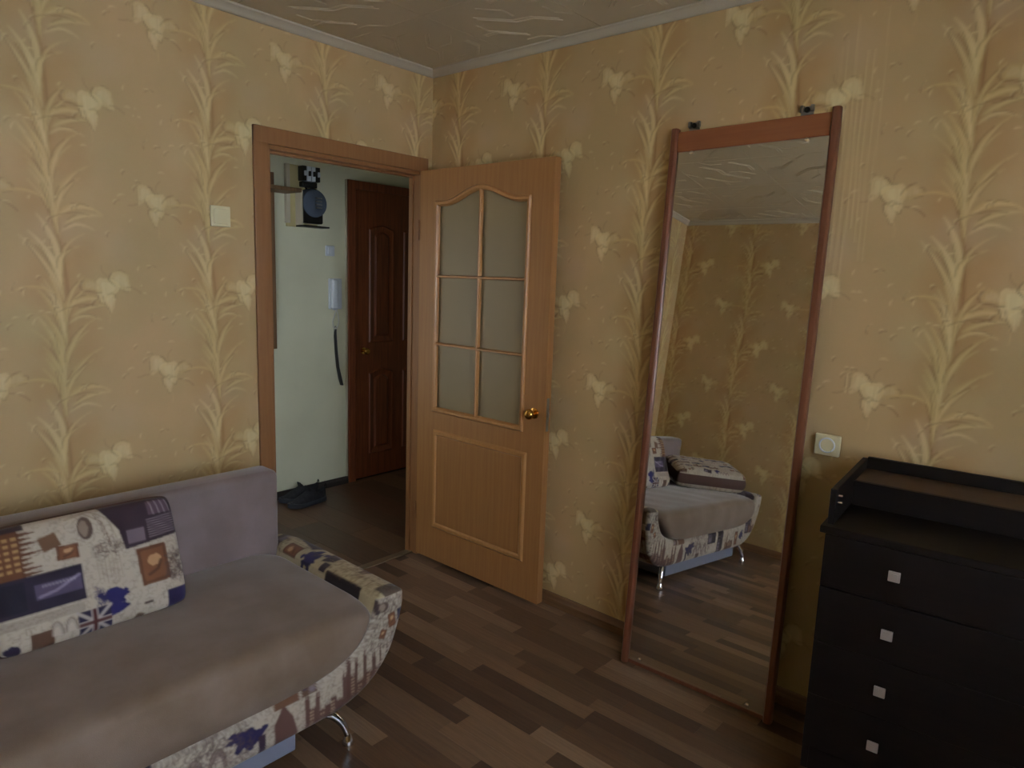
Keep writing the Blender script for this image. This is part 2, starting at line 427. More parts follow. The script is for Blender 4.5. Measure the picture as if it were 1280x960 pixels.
# walls
OPX0, OPX1, OPZ = -.897, -.058, 2.012     # doorway
offsL = [.19, .19, .17, .17, .17, .17, .17]
wl = S(obj('wall_left', wall_grid('wall_left', XL, XR, 0, H, lambda u, z, h: np.stack([u, -h, z], -1),
       -1.395-.53*3, [0.0]*8, hole=(OPX0, OPX1, -1, OPZ), strong=.85), M['paper']))
def ribs(Ug, Zg, h, col):
    m = np.clip(1-np.abs((Ug-2.0)/.085), 0, 1)**.5*np.clip((Zg-1.35)/.2, 0, 1)*np.clip((2.45-Zg)/.15, 0, 1)
    r = np.zeros_like(h); rr = random.Random(3)
    for k in range(9):
        x = 1.93+k*.0165; z0 = rr.uniform(1.4, 1.7); z1 = rr.uniform(2.1, 2.4)
        r = np.maximum(r, np.clip(1-np.abs(Ug-x-.003*np.sin(Zg*9+k))/.0045, 0, 1)*((Zg > z0) & (Zg < z1)))
    c2 = s2l((232, 210, 156)); a = (r*m*.5)[..., None]
    return h+r*m*2.2, col*(1-a)+c2*a
wr = S(obj('wall_right', wall_grid('wall_right', 0, -YB, 0, H, lambda u, z, h: np.stack([XR-h, -u, z], -1),
       -.06-.53, [-.02, -.02, -.06, .07, .07, .02, .02, .02], strong=1.05, extra=ribs), M['paper']))
wo = S(obj('wall_opposite', wall_grid('wall_opposite', 0, -YB, 0, H, lambda u, z, h: np.stack([XL+h, -u, z], -1),
       -.2, [.1]*8, step=.012), M['paper']))
WX0, WX1, WZ0, WZ1 = -2.65, -1.05, .85, 2.15
wb = S(obj('wall_behind', wall_grid('wall_behind', XL, 0, 0, H, lambda u, z, h: np.stack([u, YB+h, z], -1),
       -3.2, [0]*8, step=.02, hole=(WX0, WX1, WZ0, WZ1)), M['paper']))
# masonry behind the papers (thickness round the doorway and the window)
mb = MB(); mb.box((XL-.1, .006, 0), (OPX0, .07, H)); mb.box((OPX0, .006, OPZ), (OPX1, .07, H)); mb.box((OPX1, .006, 0), (XR, .07, H))
mb.build('backing', M['hall_wall'], wl)
mb = MB(); mb.box((.004+XR, YB, 0), (.13, .006, H)); mb.build('backing', M['paper_plain'], wr)
mb = MB(); mb.box((XL-.12, YB, 0), (XL-.004, .0, H)); mb.build('backing', M['paper_plain'], wo)
mb = MB()
mb.box((XL, YB-.25, 0), (WX0, YB-.004, H)); mb.box((WX1, YB-.25, 0), (.12, YB-.004, H))
mb.box((WX0, YB-.25, 0), (WX1, YB-.004, WZ0)); mb.box((WX0, YB-.25, WZ1), (WX1, YB-.004, H))
mb.build('backing', M['paper_plain'], wb)
# window behind the camera
win = S(empty('window_1', ((WX0+WX1)/2, YB-.12, WZ0)))
hw = (WX1-WX0)/2; hh = WZ1-WZ0
mb = MB(); t = .06
mb.box((-hw, -.03, 0), (hw, .03, t)).box((-hw, -.03, hh-t), (hw, .03, hh)).box((-hw, -.03, t), (-hw+t, .03, hh-t)).box((hw-t, -.03, t), (hw, .03, hh-t)).box((-.04, -.03, t), (.04, .03, hh-t))
mb.build('window_frame', M['pvc'], win)
for a, b in ((-hw+t, -.04), (.04, hw-t)):
    MB().box((a, -.004, t), (b, .004, hh-t)).build('pane', M['glass'], win)
MB().box((-hw-.05, .03, -.035), (hw+.05, .27, -.002), .006).build('window_sill', M['pvc'], win)

# ceiling with embossed foam tiles
ceil = S(MB().box((XL-.1, YB-.1, H), (.1, .006, H+.05)).build('ceiling', M['ceil_base']))
def tile_mesh():
    mb = MB(); T = .5; g = .0012
    mb.box((g, g, -.004), (T-g, T-g, 0))
    def ribbon(pts, w_=.0035, d=.0028):
        for (ax, ay), (bx, by) in zip(pts, pts[1:]):
            L = math.hypot(bx-ax, by-ay); nx_, ny_ = -(by-ay)/L, (bx-ax)/L
            bmv = mb.bm
            q = [bmv.verts.new((ax+nx_*w_, ay+ny_*w_, -.004)), bmv.verts.new((bx+nx_*w_, by+ny_*w_, -.004)), bmv.verts.new((bx, by, -.004-d)), bmv.verts.new((ax, ay, -.004-d)),
                 bmv.verts.new((ax-nx_*w_, ay-ny_*w_, -.004)), bmv.verts.new((bx-nx_*w_, by-ny_*w_, -.004))]
            bmv.faces.new((q[0], q[1], q[2], q[3])); bmv.faces.new((q[3], q[2], q[5], q[4]))
    for k in (0, 1):
        o = .017*k
        ribbon([(.15, .13+o*1.4), (.26, .24+o*1.4), (.34, .25+o*1.4), (.42, .33+o*1.4)])
        ribbon([(.05, .30+o), (.12, .30+o), (.21, .39+o)]); ribbon([(.30, .05+o), (.38, .05+o), (.46, .13+o)])
    ribbon([(.17, .44), (.24, .44), (.30, .49)]); ribbon([(.44, .20), (.44, .27), (.49, .32)]); ribbon([(.10, .20), (.10, .27), (.16, .33)]); ribbon([(.22, .07), (.29, .14), (.29, .21)])
    return mb.mesh('ceiling_tile')
tm = tile_mesh(); tm.materials.append(M['ceil'])
for i in range(6):
    for j in range(8):
        x0 = -.02-.5*(i+1); y0 = -.02-.5*(j+1)
        a = (i*7+j*3) % 4
        cx, cy = x0+.25, y0+.25
        if x0 < XL-.5 or y0 < YB-.5: continue
        o = obj('ceiling_tile', tm, None, ceil); r_ = a*PI/2
        o.location = (cx-(.25*math.cos(r_)-.25*math.sin(r_)), cy-(.25*math.sin(r_)+.25*math.cos(r_)), H); o.rotation_euler = (0, 0, r_)
# crown mouldings
def crown(name, axis, a, b, fixed, sgn):
    # profile: (out from the wall, z)
    pr = [(0, H-.006), (.040, H-.006), (.038, H-.012), (.028, H-.016), (.016, H-.028), (.012, H-.034), (.006, H-.037), (0, H-.037)]
    mb = MB()
    pts = [(fixed+sgn*p[0], p[1]) for p in pr]
    mb.prism(pts, axis, a, b)
    return S(mb.build(name, M['crown'], smooth=True))
crown('trim_1', 1, YB, 0, XR-.001, -1); crown('trim_2', 0, XL, XR, -.001, -1)
crown('trim_3', 1, YB, 0, XL+.001, 1); crown('trim_4', 0, XL, 0, YB+.001, 1)
# baseboards
def baseb(name, axis, a, b, fixed, sgn, h=.055, m='base_wood', wx_=0):
    pts = [(fixed, .001), (fixed+sgn*(.018+wx_), .001), (fixed+sgn*(.016+wx_), h*.6), (fixed+sgn*.008, h), (fixed, h)]
    return S(MB().prism(pts, axis, a, b).build(name, M[m]))
baseb('baseboard_right', 1, YB, -.02, XR-.002, -1, wx_=.008); baseb('baseboard_left', 0, XL, -.955, -.002, -1)
baseb('baseboard_opposite', 1, YB, 0, XL+.002, 1)
# hall beyond the doorway
HY = 1.30; HX0, HX1 = -1.3, 1.9
hf = S(MB().box((HX0, .02, -.03), (HX1, HY+.1, -.004)).build('floor', M['base_dark']))
hm = [wood('hall_board', lin(*t), lin(*[int(v*.88) for v in t]), .38, 7, 1) for t in ((104, 78, 58), (94, 70, 52), (112, 84, 60), (98, 68, 50))]
for i in range(17):
    x0 = HX0+i*.19
    y = .02+rp.uniform(-.5, 0)
    while y < HY:
        a, b = max(y, .02), min(y+.8, HY)
        if b-a > .02: MB().box((x0+.0008, a+.0008, -.006), (min(x0+.19, HX1)-.0008, b-.0008, 0)).build('floor_plank', hm[rp.randrange(4)], hf)
        y += .8
S(MB().box((HX0, HY, 0), (.418, HY+.1, H)).box((.418, HY, 2.115), (1.33, HY+.1, H)).box((1.33, HY, 0), (HX1, HY+.1, H)).build('wall_hall_back', M['hall_wall']))
S(MB().box((HX0-.1, .072, 0), (HX0, HY+.1, H)).build('wall_hall_left', M['hall_wall']))
S(MB().box((HX1, .0, 0), (HX1+.1, HY+.1, H)).box((.135, .0, 0), (HX1, .07, H)).build('wall_hall_right', M['hall_wall']))
S(MB().box((HX0-.1, .006, H), (HX1+.1, HY+.1, H+.05)).build('ceiling_hall', M['ceil_base']))
baseb('baseboard_hall', 0, HX0, .415, HY-.001, -1, .05, 'base_dark')
S(MB().box((.405, HY-.010, .05), (.418, HY+.004, 2.11), .002).build('trim_5', M['crown']))

# door_1: casing, jamb, leaf
d1 = S(empty('door_1', (0, 0, 0)))
mb = MB()
mb.box((-.955, -.014, 0), (-.889, .002, 2.072), .003)
mb.build('casing', M['casing'], d1)
MB().box((-.068, -.014, 0), (-.022, .002, 2.072), .003).build('casing', M['casing'], d1)
MB().box((-.955, -.0145, 2.006), (-.022, .002, 2.073), .003).build('casing', M['casing'], d1)
MB().box((-.900, .0, 0), (-.877, .072, 2.006)).box((-.066, .0, 0), (-.050, .072, 2.006)).box((-.9, .0, 1.990), (-.05, .072, 2.012)).box((-.877, .045, 0), (-.868, .072, 1.990)).box((-.074, .045, 0), (-.066, .072, 1.990)).box((-.877, .045, 1.981), (-.066, .072, 1.990)).build('jamb', M['casing'], d1)
S(MB().box((-.90, .02, .0), (-.066, .065, .006), .002).build('trim_6', M['strip']))
# leaf, perpendicular to the wall: local axes y (towards the room) and z
X0, X1 = -.072, -.034; Ya, Yb = -.014, -.860; Za, Zb = .014, 2.008
gl, gr = -.140, -.722; gb = .825; gs = 1.842; gc = (gl+gr)/2; gp = 1.905
def arch(o=0):
    pts = []
    for i in range(33):
        t = i/32; y = gl+o - (gl-gr+2*o)*t
        d = abs(y-gc)/((gl-gr)/2+o)
        z = gs if d > .82 else gs + (gp-gs)*(.5+.5*math.cos(PI*d/.82))
        pts.append((y, z+o))
    return pts
mb = MB()
mb.box((X0, Ya, Za), (X1, gl, Zb)); mb.box((X0, gr, Za), (X1, Yb, Zb)); mb.box((X0, gl, Za), (X1, gr, gb))
mb.prism([(gl, Zb)] + arch() + [(gr, Zb)], 0, X0, X1)
leaf = mb.build('leaf', M['oak'], d1)
# raised beading round the glazing, on both faces
def beading(mb, path, w_, x_out, x_in, closed=False):
    n = len(path); ring = []
    for i, (y, z) in enumerate(path):
        a = path[(i-1) % n] if (closed or i > 0) else path[i]; b = path[(i+1) % n] if (closed or i < n-1) else path[i]
        d1_ = Vector((path[i][0]-a[0], path[i][1]-a[1])); d2_ = Vector((b[0]-path[i][0], b[1]-path[i][1]))
        if d1_.length < 1e-6: d1_ = d2_
        if d2_.length < 1e-6: d2_ = d1_
        d1_.normalize(); d2_.normalize(); t = (d1_+d2_).normalized(); nn = Vector((-t.y, t.x)); k = 1/max(.5, nn.dot(Vector((-d1_.y, d1_.x))))
        h_ = w_/2*k; ring.append([mb.bm.verts.new((xx, y+nn.x*s_*h_, z+nn.y*s_*h_)) for xx, s_ in ((x_in, -1), ((x_in+x_out*2)/3, -.85), (x_out, -.4), (x_out, .4), ((x_in+x_out*2)/3, .85), (x_in, 1))])
    for i in range(n if closed else n-1):
        A, B = ring[i], ring[(i+1) % n]
        for j in range(5): mb.bm.faces.new((A[j], A[j+1], B[j+1], B[j]))
for side, xo, xi in ((0, X0-.009, X0+.012), (1, X1+.009, X1-.012)):
    mb = MB(); e = .004
    beading(mb, [(gl+e, gb-e)] + arch(e) + [(gr-e, gb-e)], .028, xo, xi, True)
    mb.build('beading', M['oak_light'], d1, smooth=True)
    mb = MB(); beading(mb, [(-.152, .208), (-.152, .702), (-.750, .702), (-.750, .208)], .034, xo, xi, True)
    mb.build('panel_moulding', M['oak_light'], d1, smooth=True)
    xm = xo + (.003 if side == 0 else -.003); xq = X0+.012 if side == 0 else X1-.012
    mb = MB(); beading(mb, [(gc, gb), (gc, gp)], .017, xm, xq); mb.build('muntin', M['oak_light'], d1, smooth=True)
    for z in (1.495, 1.158):
        mb = MB(); beading(mb, [(gl, z), (gr, z)], .015, xm-.0008*(1 if side == 0 else -1), xq); mb.build('muntin', M['oak_light'], d1, smooth=True)
xm0, xm1 = X0+.016, X1-.017
for a, b in ((gl, gc), (gc, gr)):
    MB().box((xm0, a, gb), (xm1, b, 1.158)).build('pane', M['frost'], d1)
    MB().box((xm0, a, 1.158), (xm1, b, 1.495)).build('pane', M['frost'], d1)
    ar = [p for p in arch() if min(a, b)-1e-6 <= p[0] <= max(a, b)+1e-6]
    MB().prism([(a, 1.495)] + ar + [(b, 1.495)], 0, xm0, xm1).build('pane', M['frost'], d1)
# raised panel field
MB().box((X0-.003, -.165, .222), (X0+.002, -.737, .688), .002).build('panel', M['oak'], d1)
def knob(name, loc, ax, parent, m, k=1.0):
    pr = [(.026, 0), (.026, .004), (.020, .006), (.009, .008), (.008, .020), (.014, .023), (.023, .030), (.026, .038), (.025, .046), (.019, .053), (.008, .056)]
    return MB().lathe([(r*k, t*k) for r, t in pr], loc, ax).build(name, m, parent, smooth=True)
knob('knob', (X0, -.800, .905), (-1, 0, 0), d1, M['brass'], .95)
MB().lathe([(.026, 0), (.026, .004), (.018, .007), (.009, .010), (.009, .016), (.018, .020), (.018, .027), (.010, .030)], (X1, -.800, .905), (1, 0, 0)).build('knob', M['brass'], d1, smooth=True)
MB().box((X0+.010, Yb-.0015, .83), (X1-.010, Yb+.001, .98)).box((X0+.014, Yb-.006, .893), (X1-.014, Yb, .915)).build('latch', M['steel'], d1)
for z in (.25, 1.72):
    MB().tube([(X0-.006, -.007, z-.05), (X0-.006, -.007, z+.05)], .005).build('hinge', M['casing'], d1, smooth=True)

# door_2: dark entrance door in the hall
leak_board = MB().box((.3, HY+.095, -.03), (1.5, HY+.12, 2.3)).build('backing', M['hall_wall'], wl)  # added unseen board, stops outside light leaking in round the door
d2 = S(empty('door_2', (.43, HY, 0)))
mb = MB(); W2 = .88
mb.box((-.010, -.020, 0), (.05, .09, 2.105), .004); mb.box((W2-.05, -.020, 0), (W2+.01, .09, 2.105), .004); mb.box((-.010, -.0205, 2.055), (W2+.01, .09, 2.112), .004)
mb.build('casing', M['dark_door'], d2)
mb = MB(); mb.box((.05, .0, .01), (W2-.05, .04, 2.055)); mb.build('leaf', M['dark_door'], d2)
def p_m(x0, x1, z0, z1):
    n = 9; top = [(x0+(x1-x0)*i/(n-1), z1+.03*math.sin(PI*i/(n-1))) for i in range(n)]
    ring = [(x0, z0)] + top + [(x1, z0)]
    mb = MB(); k = len(ring)
    def off(o, y): 
        cx, cz = (x0+x1)/2, (z0+z1)/2
        return [mb.bm.verts.new((x+(cx-x)*o/((x1-x0)/2), y, z+(o if z < cz else -o))) for x, z in ring]
    A, B, D, E_ = off(0, 0), off(.008, -.010), off(.020, -.006), off(.045, -.002)
    G = off(.06, -.011)
    for P_, Q_ in ((A, B), (B, D), (D, E_), (E_, G)):
        for i in range(k): mb.bm.faces.new((P_[i], P_[(i+1) % k], Q_[(i+1) % k], Q_[i]))
    mb.bm.faces.new(G)
    return mb
for x0, x1 in ((.175, .395), (.485, .705)):
    p_m(x0, x1, 1.00, 1.80).build('panel', M['dark_door'], d2); p_m(x0, x1, .18, .78).build('panel', M['dark_door'], d2)
mb = MB().lathe([(.024, 0), (.024, .005), (.009, .008), (.009, .03), (.02, .034), (.024, .048), (.015, .058)], (.128, 0, .945), (0, -1, 0)); mb.build('knob', M['brass'], d2, smooth=True)

# ------------------------------------------------------------------ upholstery print
CREAM = (186, 174, 157)
def scribble(cv, x, y, w_, h_, n, rr, col=(96, 70, 58), al=.6):
    for _ in range(n):
        a = x+rr.random()*w_; b = y+rr.random()*h_; t = rr.uniform(0, 2*PI); L = rr.uniform(.004, .016)
        c_ = [(a, b), (a+L*math.cos(t), b+L*math.sin(t)), (a+L*math.cos(t)+L*.6*math.cos(t+1.2), b+L*math.sin(t)+L*.6*math.sin(t+1.2))]
        cv.stroke(c_, .0009, col, al*rr.uniform(.7, 1.2) if al < .8 else al)
def handwriting(cv, x, y, w_, rows, rr, ang=0, hh_=.006):
    for r in range(rows):
        px_, pts = 0, []
        while px_ < w_:
            pts.append((px_, r*hh_*1.8+rr.uniform(-hh_/2, hh_/2))); px_ += hh_*.35
            if rr.random() < .12:
                if len(pts) > 1: cv.stroke([(x+p[0]*math.cos(ang)-p[1]*math.sin(ang), y+p[0]*math.sin(ang)+p[1]*math.cos(ang)) for p in pts], .0005, (92, 66, 54), .7)
                pts = []; px_ += hh_
        if len(pts) > 1: cv.stroke([(x+p[0]*math.cos(ang)-p[1]*math.sin(ang), y+p[0]*math.sin(ang)+p[1]*math.cos(ang)) for p in pts], .0005, (92, 66, 54), .7)
def photo(cv, x, y, w_, h_, rr, ang=0, c=(44, 30, 44)):
    cv.rect(x, y, x+w_, y+h_, c, 1, ang)
    cv.rect(x+w_*.55, y+h_*.15, x+w_*.9, y+h_*.55, (104, 90, 110), .7, ang); cv.rect(x+w_*.1, y+h_*.65, x+w_*.35, y+h_*.85, (70, 58, 84), .7, ang)
    for k in range(5):
        yy = y+h_*(.15+.15*k); cv.stroke([(x+w_*.5, yy), (x+w_*.92, yy+.002)], .0009, (190, 178, 186), .6)
def stamp(cv, x, y, w_, h_, ang=0):
    cv.rect(x, y, x+w_, y+h_, (104, 62, 38), 1, ang)
    cv.rect(x+w_*.12, y+h_*.1, x+w_*.88, y+h_*.9, (126, 80, 50), 1, ang)
    cv.blob(x+w_*.55, y+h_*.6, w_*.25, h_*.16, (196, 152, 110), .9, rnd=random.Random(3))
    cv.stroke([(x+w_*.3, y+h_*.25), (x+w_*.6, y+h_*.35), (x+w_*.75, y+h_*.55)], w_*.06, (90, 52, 32), .9)
def splat(cv, x, y, r, rr, col=(36, 28, 84)):
    cv.blob(x, y, r, r*.8, col, 1, 20, .35, rnd=rr)
    for k in range(12):
        t = rr.uniform(0, 2*PI); d = r*rr.uniform(.6, 1.4); cv.blob(x+d*math.cos(t), y+d*math.sin(t)*.8, r*.28, r*.2, col, 1, 8, .4, rnd=rr)
def castle(cv, x, y, w_, h_, rr, col=(96, 58, 40), up=1):
    q = x
    while q < x+w_-.004:
        tw = min(rr.choice([.006, .009, .016, .022]), x+w_-q); t = h_*(rr.uniform(.75, 1) if tw < .012 else rr.uniform(.4, .62))
        cv.rect(q, y, q+tw*1.04, y+t, col, .95)
        if tw < .012: cv.poly([(q-.001, y+t), (q+tw/2, y+t+h_*.28), (q+tw+.001, y+t)], col, .95)
        else:
            for k in range(3): cv.poly([(q+tw*k/3, y+t), (q+tw*(k+.5)/3, y+t+h_*.10), (q+tw*(k+1)/3, y+t)], col, .95)
        if tw > .012 and rr.random() < .7:
            nn = int(tw/.0075)
            for k in range(nn):
                for r in range(int(t/.011)): cv.rect(q+.002+k*.0075, y+.003+r*.011, q+.0068+k*.0075, y+.0105+r*.011, (178, 154, 128), .85)
        q += tw
    cv.blob(x+w_*.5, y+h_*.12, w_*.4, h_*.13, (74, 44, 36), .6, rnd=rr)
def flag(cv, x, y, w_, h_, ang=0):
    cv.rect(x, y, x+w_, y+h_, (34, 26, 62), 1, ang)
    cx, cy = x+w_/2, y+h_/2
    for a, b in (((x, y), (x+w_, y+h_)), ((x+w_, y), (x, y+h_))): cv.stroke([a, b], .0045, (176, 164, 158), 1)
    cv.rect(cx-.009, y, cx+.009, y+h_, (178, 166, 160), 1, 0); cv.rect(x, cy-.008, x+w_, cy+.008, (178, 166, 160), 1)
    cv.rect(cx-.005, y, cx+.005, y+h_, (82, 34, 34), 1, 0); cv.rect(x, cy-.0045, x+w_, cy+.0045, (82, 34, 34), 1)
def arches(cv, x, y, w_, h_, n=3, col=(120, 92, 80)):
    for k in range(n):
        cx = x+w_*(k+.5)/n; r = w_/n*.42
        pts = [(cx+r*math.cos(PI*i/12), y+h_*.15+h_*.75*math.sin(PI*i/12)) for i in range(13)]
        cv.poly(pts, col, .75); cv.poly([(p[0]*.62+cx*.38, p[1]*.7+y*.3) for p in pts], (196, 182, 166), .8)
        cv.stroke(pts, .0012, (88, 60, 50), .8)
def medallion(cv, x, y, rx, ry):
    cv.blob(x, y, rx, ry, (92, 72, 62), 1, 20, .03, rnd=random.Random(1)); cv.blob(x-rx*.2, y, rx*.6, ry*.7, (150, 132, 116), .8, 16, .1, rnd=random.Random(2))
def canvas_generic(w_, h_, seed, px=.0022):
    rr = random.Random(seed); cv = Canvas(w_, h_, px, CREAM, wrap=True)
    scribble(cv, 0, 0, w_, h_, int(w_*h_*5200), rr, al=.65)
    cell = .125
    for i in range(int(w_/cell)):
        for j in range(int(h_/cell)):
            x, y = i*cell+rr.uniform(0, .03), j*cell+rr.uniform(0, .03); q = rr.randrange(9); a = rr.uniform(-.25, .25)
            if q in (0, 1): photo(cv, x, y, rr.uniform(.09, .15), rr.uniform(.06, .08), rr, a, rr.choice([(44, 30, 44), (64, 40, 34), (40, 34, 62)]))
            elif q == 2: stamp(cv, x, y, .06, .075, a)
            elif q == 3: splat(cv, x+.04, y+.04, .034, rr)
            elif q == 4: castle(cv, x, y, .13, .09, rr)
            elif q == 5: arches(cv, x, y, .13, .06)
            elif q == 6: flag(cv, x, y, .10, .06, 0)
            elif q == 7: handwriting(cv, x, y, .11, 6, rr, a)
            else: medallion(cv, x+.03, y+.04, .022, .03); stamp(cv, x+.06, y+.01, .035, .03, .3)
    cv.blur(1)
    return cv
GEN = canvas_generic(1.0, .75, 21)

def pillow_canvas():
    # s: 0 left .. 1 right over 0.50 m ; t: 0 top .. 1 bottom over 0.36 m; stored with y up
    cv = Canvas(.50, .36, .0018, CREAM); rr = random.Random(8)
    X = lambda s: s*.50
    Y = lambda t: (1-t)*.36
    R_ = lambda s0, t0, s1, t1, col, al=1, ang=0: cv.rect(X(s0), Y(t1), X(s1), Y(t0), col, al, ang)
    scribble(cv, 0, 0, .5, .36, 1100, rr, al=.4)
    # castle at the left
    R_(0, .04, .17, .43, (104, 62, 36))
    for k in range(9):
        t = .08+.04*k; cv.poly([(X(.16), Y(t-.015)), (X(.16+rr.uniform(.05, .13)), Y(t)), (X(.16), Y(t+.02))], (96, 56, 34))
    for r in range(6):
        for q in range(4): R_(.015+.04*q, .09+.05*r, .04+.04*q, .115+.05*r, (188, 150, 98), .75)
    R_(0, .0, .20, .05, (50, 34, 40))
    # long photograph of a bay
    R_(0, .42, .44, .71, (40, 30, 52)); R_(.20, .50, .43, .62, (92, 80, 108), .8); R_(.0, .45, .16, .68, (24, 20, 40), .9)
    cv.stroke([(X(.22), Y(.60)), (X(.30), Y(.58)), (X(.42), Y(.50))], .004, (148, 136, 160), .8)
    for k in range(14): cv.stroke([(X(.24+.012*k), Y(.53)), (X(.245+.012*k), Y(.515))], .001, (200, 190, 200), .7)
    R_(.02, .73, .42, .80, (150, 138, 124), .6); handwriting(cv, X(.03), Y(.79), .17, 2, rr, .05)
    R_(.15, .87, .26, 1.0, (92, 64, 48)); cv.blob(X(.06), Y(.97), .02, .02, (40, 30, 60), 1, rnd=rr)
    arches(cv, X(.24), Y(.95), .07, .05, 2, (170, 158, 146))
    # little stamps and medallion
    R_(.26, .13, .35, .25, (112, 80, 56), 1, .25); stamp(cv, X(.33), Y(.36), .055, .042, -.05)
    medallion(cv, X(.49), Y(.14), .020, .036)
    cv.stroke([(X(.40), Y(.04)), (X(.50), Y(.02)), (X(.58), Y(.12)), (X(.61), Y(.33))], .0013, (110, 84, 66), .7)
    cv.stroke([(X(.44), Y(.02)), (X(.53), Y(.01)), (X(.61), Y(.10)), (X(.65), Y(.33))], .0010, (110, 84, 66), .6)
    # lettering along the curved band
    for k in range(9):
        t = .05+.030*k; s = .555+.045*math.sin(min(1, k/8)*1.2); L = .006
        g = [[(0, 1), (-1, .4), (-1, -.4), (0, -1)], [(-1, -1), (-1, 1), (0, 0), (1, 1), (1, -1)], [(-1, -1), (0, 1), (1, -1)], [(-1, 1), (1, 1), (0, 1), (0, -1)], [(1, 1), (-1, 1), (-1, -1), (1, -1)]][k % 5]
        cv.stroke([(X(s)+a*L*.8, Y(t)+b*L*.6) for a, b in g], .0008, (90, 64, 52), .9)
    for k in range(7): cv.stroke([(X(.52+.02*k), Y(.40)), (X(.52+.02*k), Y(.60+.02*(k % 3)))], .0012, (140, 122, 108), .5)
    scribble(cv, X(.52), Y(.42), .07, .05, 60, rr, (84, 62, 54), .8)
    # purple photograph, upper right
    cv.poly([(X(.575), Y(0)), (X(1.0), Y(0)), (X(1.0), Y(.36)), (X(.68), Y(.40)), (X(.66), Y(.22))], (52, 34, 46))
    R_(.70, .24, .80, .36, (128, 112, 122), .8); R_(.84, .03, .97, .15, (96, 74, 88), .8)
    for k in range(8): cv.stroke([(X(.82), Y(.19+.022*k)), (X(.99), Y(.17+.022*k))], .0011, (176, 160, 168), .7)
    for k in range(4): cv.stroke([(X(.86+.035*k), Y(.03)), (X(.87+.035*k), Y(.15))], .0012, (190, 178, 184), .7)
    # brown stamp
    stamp(cv, X(.735), Y(.745), .085, .118, .03)
    handwriting(cv, X(.86), Y(.47), .065, 3, rr, .05, .008); scribble(cv, X(.90), Y(.76), .05, .09, 170, rr, (80, 60, 56), .8)
    handwriting(cv, X(.87), Y(.72), .04, 8, rr, 0, .005)
    # navy shapes
    R_(.87, .84, 1.0, 1.0, (34, 26, 72)); splat(cv, X(.585), Y(.76), .030, rr, (34, 28, 92)); cv.poly([(X(.49), Y(.93)), (X(.56), Y(.78)), (X(.66), Y(.86)), (X(.60), Y(.90))], (34, 28, 92))
    scribble(cv, X(.49), Y(.80), .02, .04, 40, rr, (40, 34, 84), 1)
    flag(cv, X(.38), Y(1.02), .085, .075); R_(.73, .885, .78, .905, (70, 52, 48))
    cv.blob(X(.70), Y(.985), .014, .008, (98, 72, 56), 1, rnd=rr)
    cv.blur(1)
    return cv
PILC = pillow_canvas()

def pillow_mesh(L, Hh, T, cv):
    """local: x along length, z height, y thickness (front is -y)."""
    nu, nv = int(L/.0035), int(Hh/.0035)
    u = np.linspace(-1, 1, nu); v = np.linspace(-1, 1, nv)
    Ug, Vg = np.meshgrid(u, v, indexing='ij')
    sx = np.sign(Ug)*np.abs(Ug)**.9; sz = Vg
    puff = (1-np.abs(Ug)**7)*(1-np.abs(Vg)**5)
    puff = np.clip(puff, 0, 1)**.45
    X = Ug*L/2*(1-.012*(1-np.abs(Vg)**2)*0); Z = Vg*Hh/2
    rr = np.abs(Ug)**8*np.abs(Vg)**8; X = X*(1-.05*rr); Z = Z*(1-.06*rr)
    g = T*.22
    Y = -(g + (T/2-g)*puff) + .0015*np.sin(Ug*21+Vg*9)*puff
    col = cv.sample((Ug+1)/2*cv.w, (Vg+1)/2*cv.h)[..., :3]
    V = np.stack([X, Y, Z], -1).reshape(-1, 3)
    front = grid_mesh('print_front', V, quads(nu, nv)[:, ::-1], col.reshape(-1, 3))
    V2 = V.copy(); V2[:, 1] *= -1
    col2 = GEN.sample((Ug+1)/2*L+.3, (Vg+1)/2*Hh)[..., :3]
    back = grid_mesh('print_back', V2, quads(nu, nv), col2.reshape(-1, 3))
    # gusset: loop round the rim
    idx = [(i, 0) for i in range(nu)] + [(nu-1, j) for j in range(1, nv)] + [(i, nv-1) for i in range(nu-2, -1, -1)] + [(0, j) for j in range(nv-2, 0, -1)]
    rim = np.array([V[i*nv+j] for i, j in idx]); m = 7; n = len(rim)
    pts = np.zeros((n, m, 3)); c = np.array([0, 0, 0])
    for k in range(m):
        t = k/(m-1); yy = -g+2*g*t; b = 1+.035*math.sin(PI*t)
        pts[:, k, 0] = rim[:, 0]*b; pts[:, k, 2] = rim[:, 2]*b; pts[:, k, 1] = yy
    gus = grid_mesh('gusset', pts.reshape(-1, 3), quads(n, m, wrap_u=True))
    # piping
    return front, back, gus, rim

# ------------------------------------------------------------------ sofa
sofa = empty('sofa', (-1.83, -.65, 0)); tag(sofa, 'low taupe suede sofa with a city-print fabric base standing along the door wall', 'sofa')
OX, OY = -1.83, -.65
pairs = [((-1.097, .437), (-.985, .437)), ((-1.106, .41), (-.985, .40)), ((-1.135, .362), (-1.003, .33)), ((-1.18, .318), (-1.045, .235)), ((-1.25, .286), (-1.12, .162)), ((-1.33, .270), (-1.22, .124)), ((-1.43, .265), (-1.34, .115)), ((-1.63, .265), (-1.60, .115)), ((-1.83, .265), (-1.83, .115))]
inn = np.array([p[0] for p in pairs]); out = np.array([p[1] for p in pairs])
STEP = .0034
def catmull(P, n):
    P = np.vstack([2*P[0]-P[1], P, 2*P[-1]-P[-2]]); res = []
    for i in range(1, len(P)-2):
        for k in range(n):
            t = k/n; a, b, c, d = P[i-1], P[i], P[i+1], P[i+2]
            res.append(.5*((2*b)+(c-a)*t+(2*a-5*b+4*c-d)*t*t+(3*b-a-3*c+d)*t**3))
    res.append(P[-2]); return np.array(res)
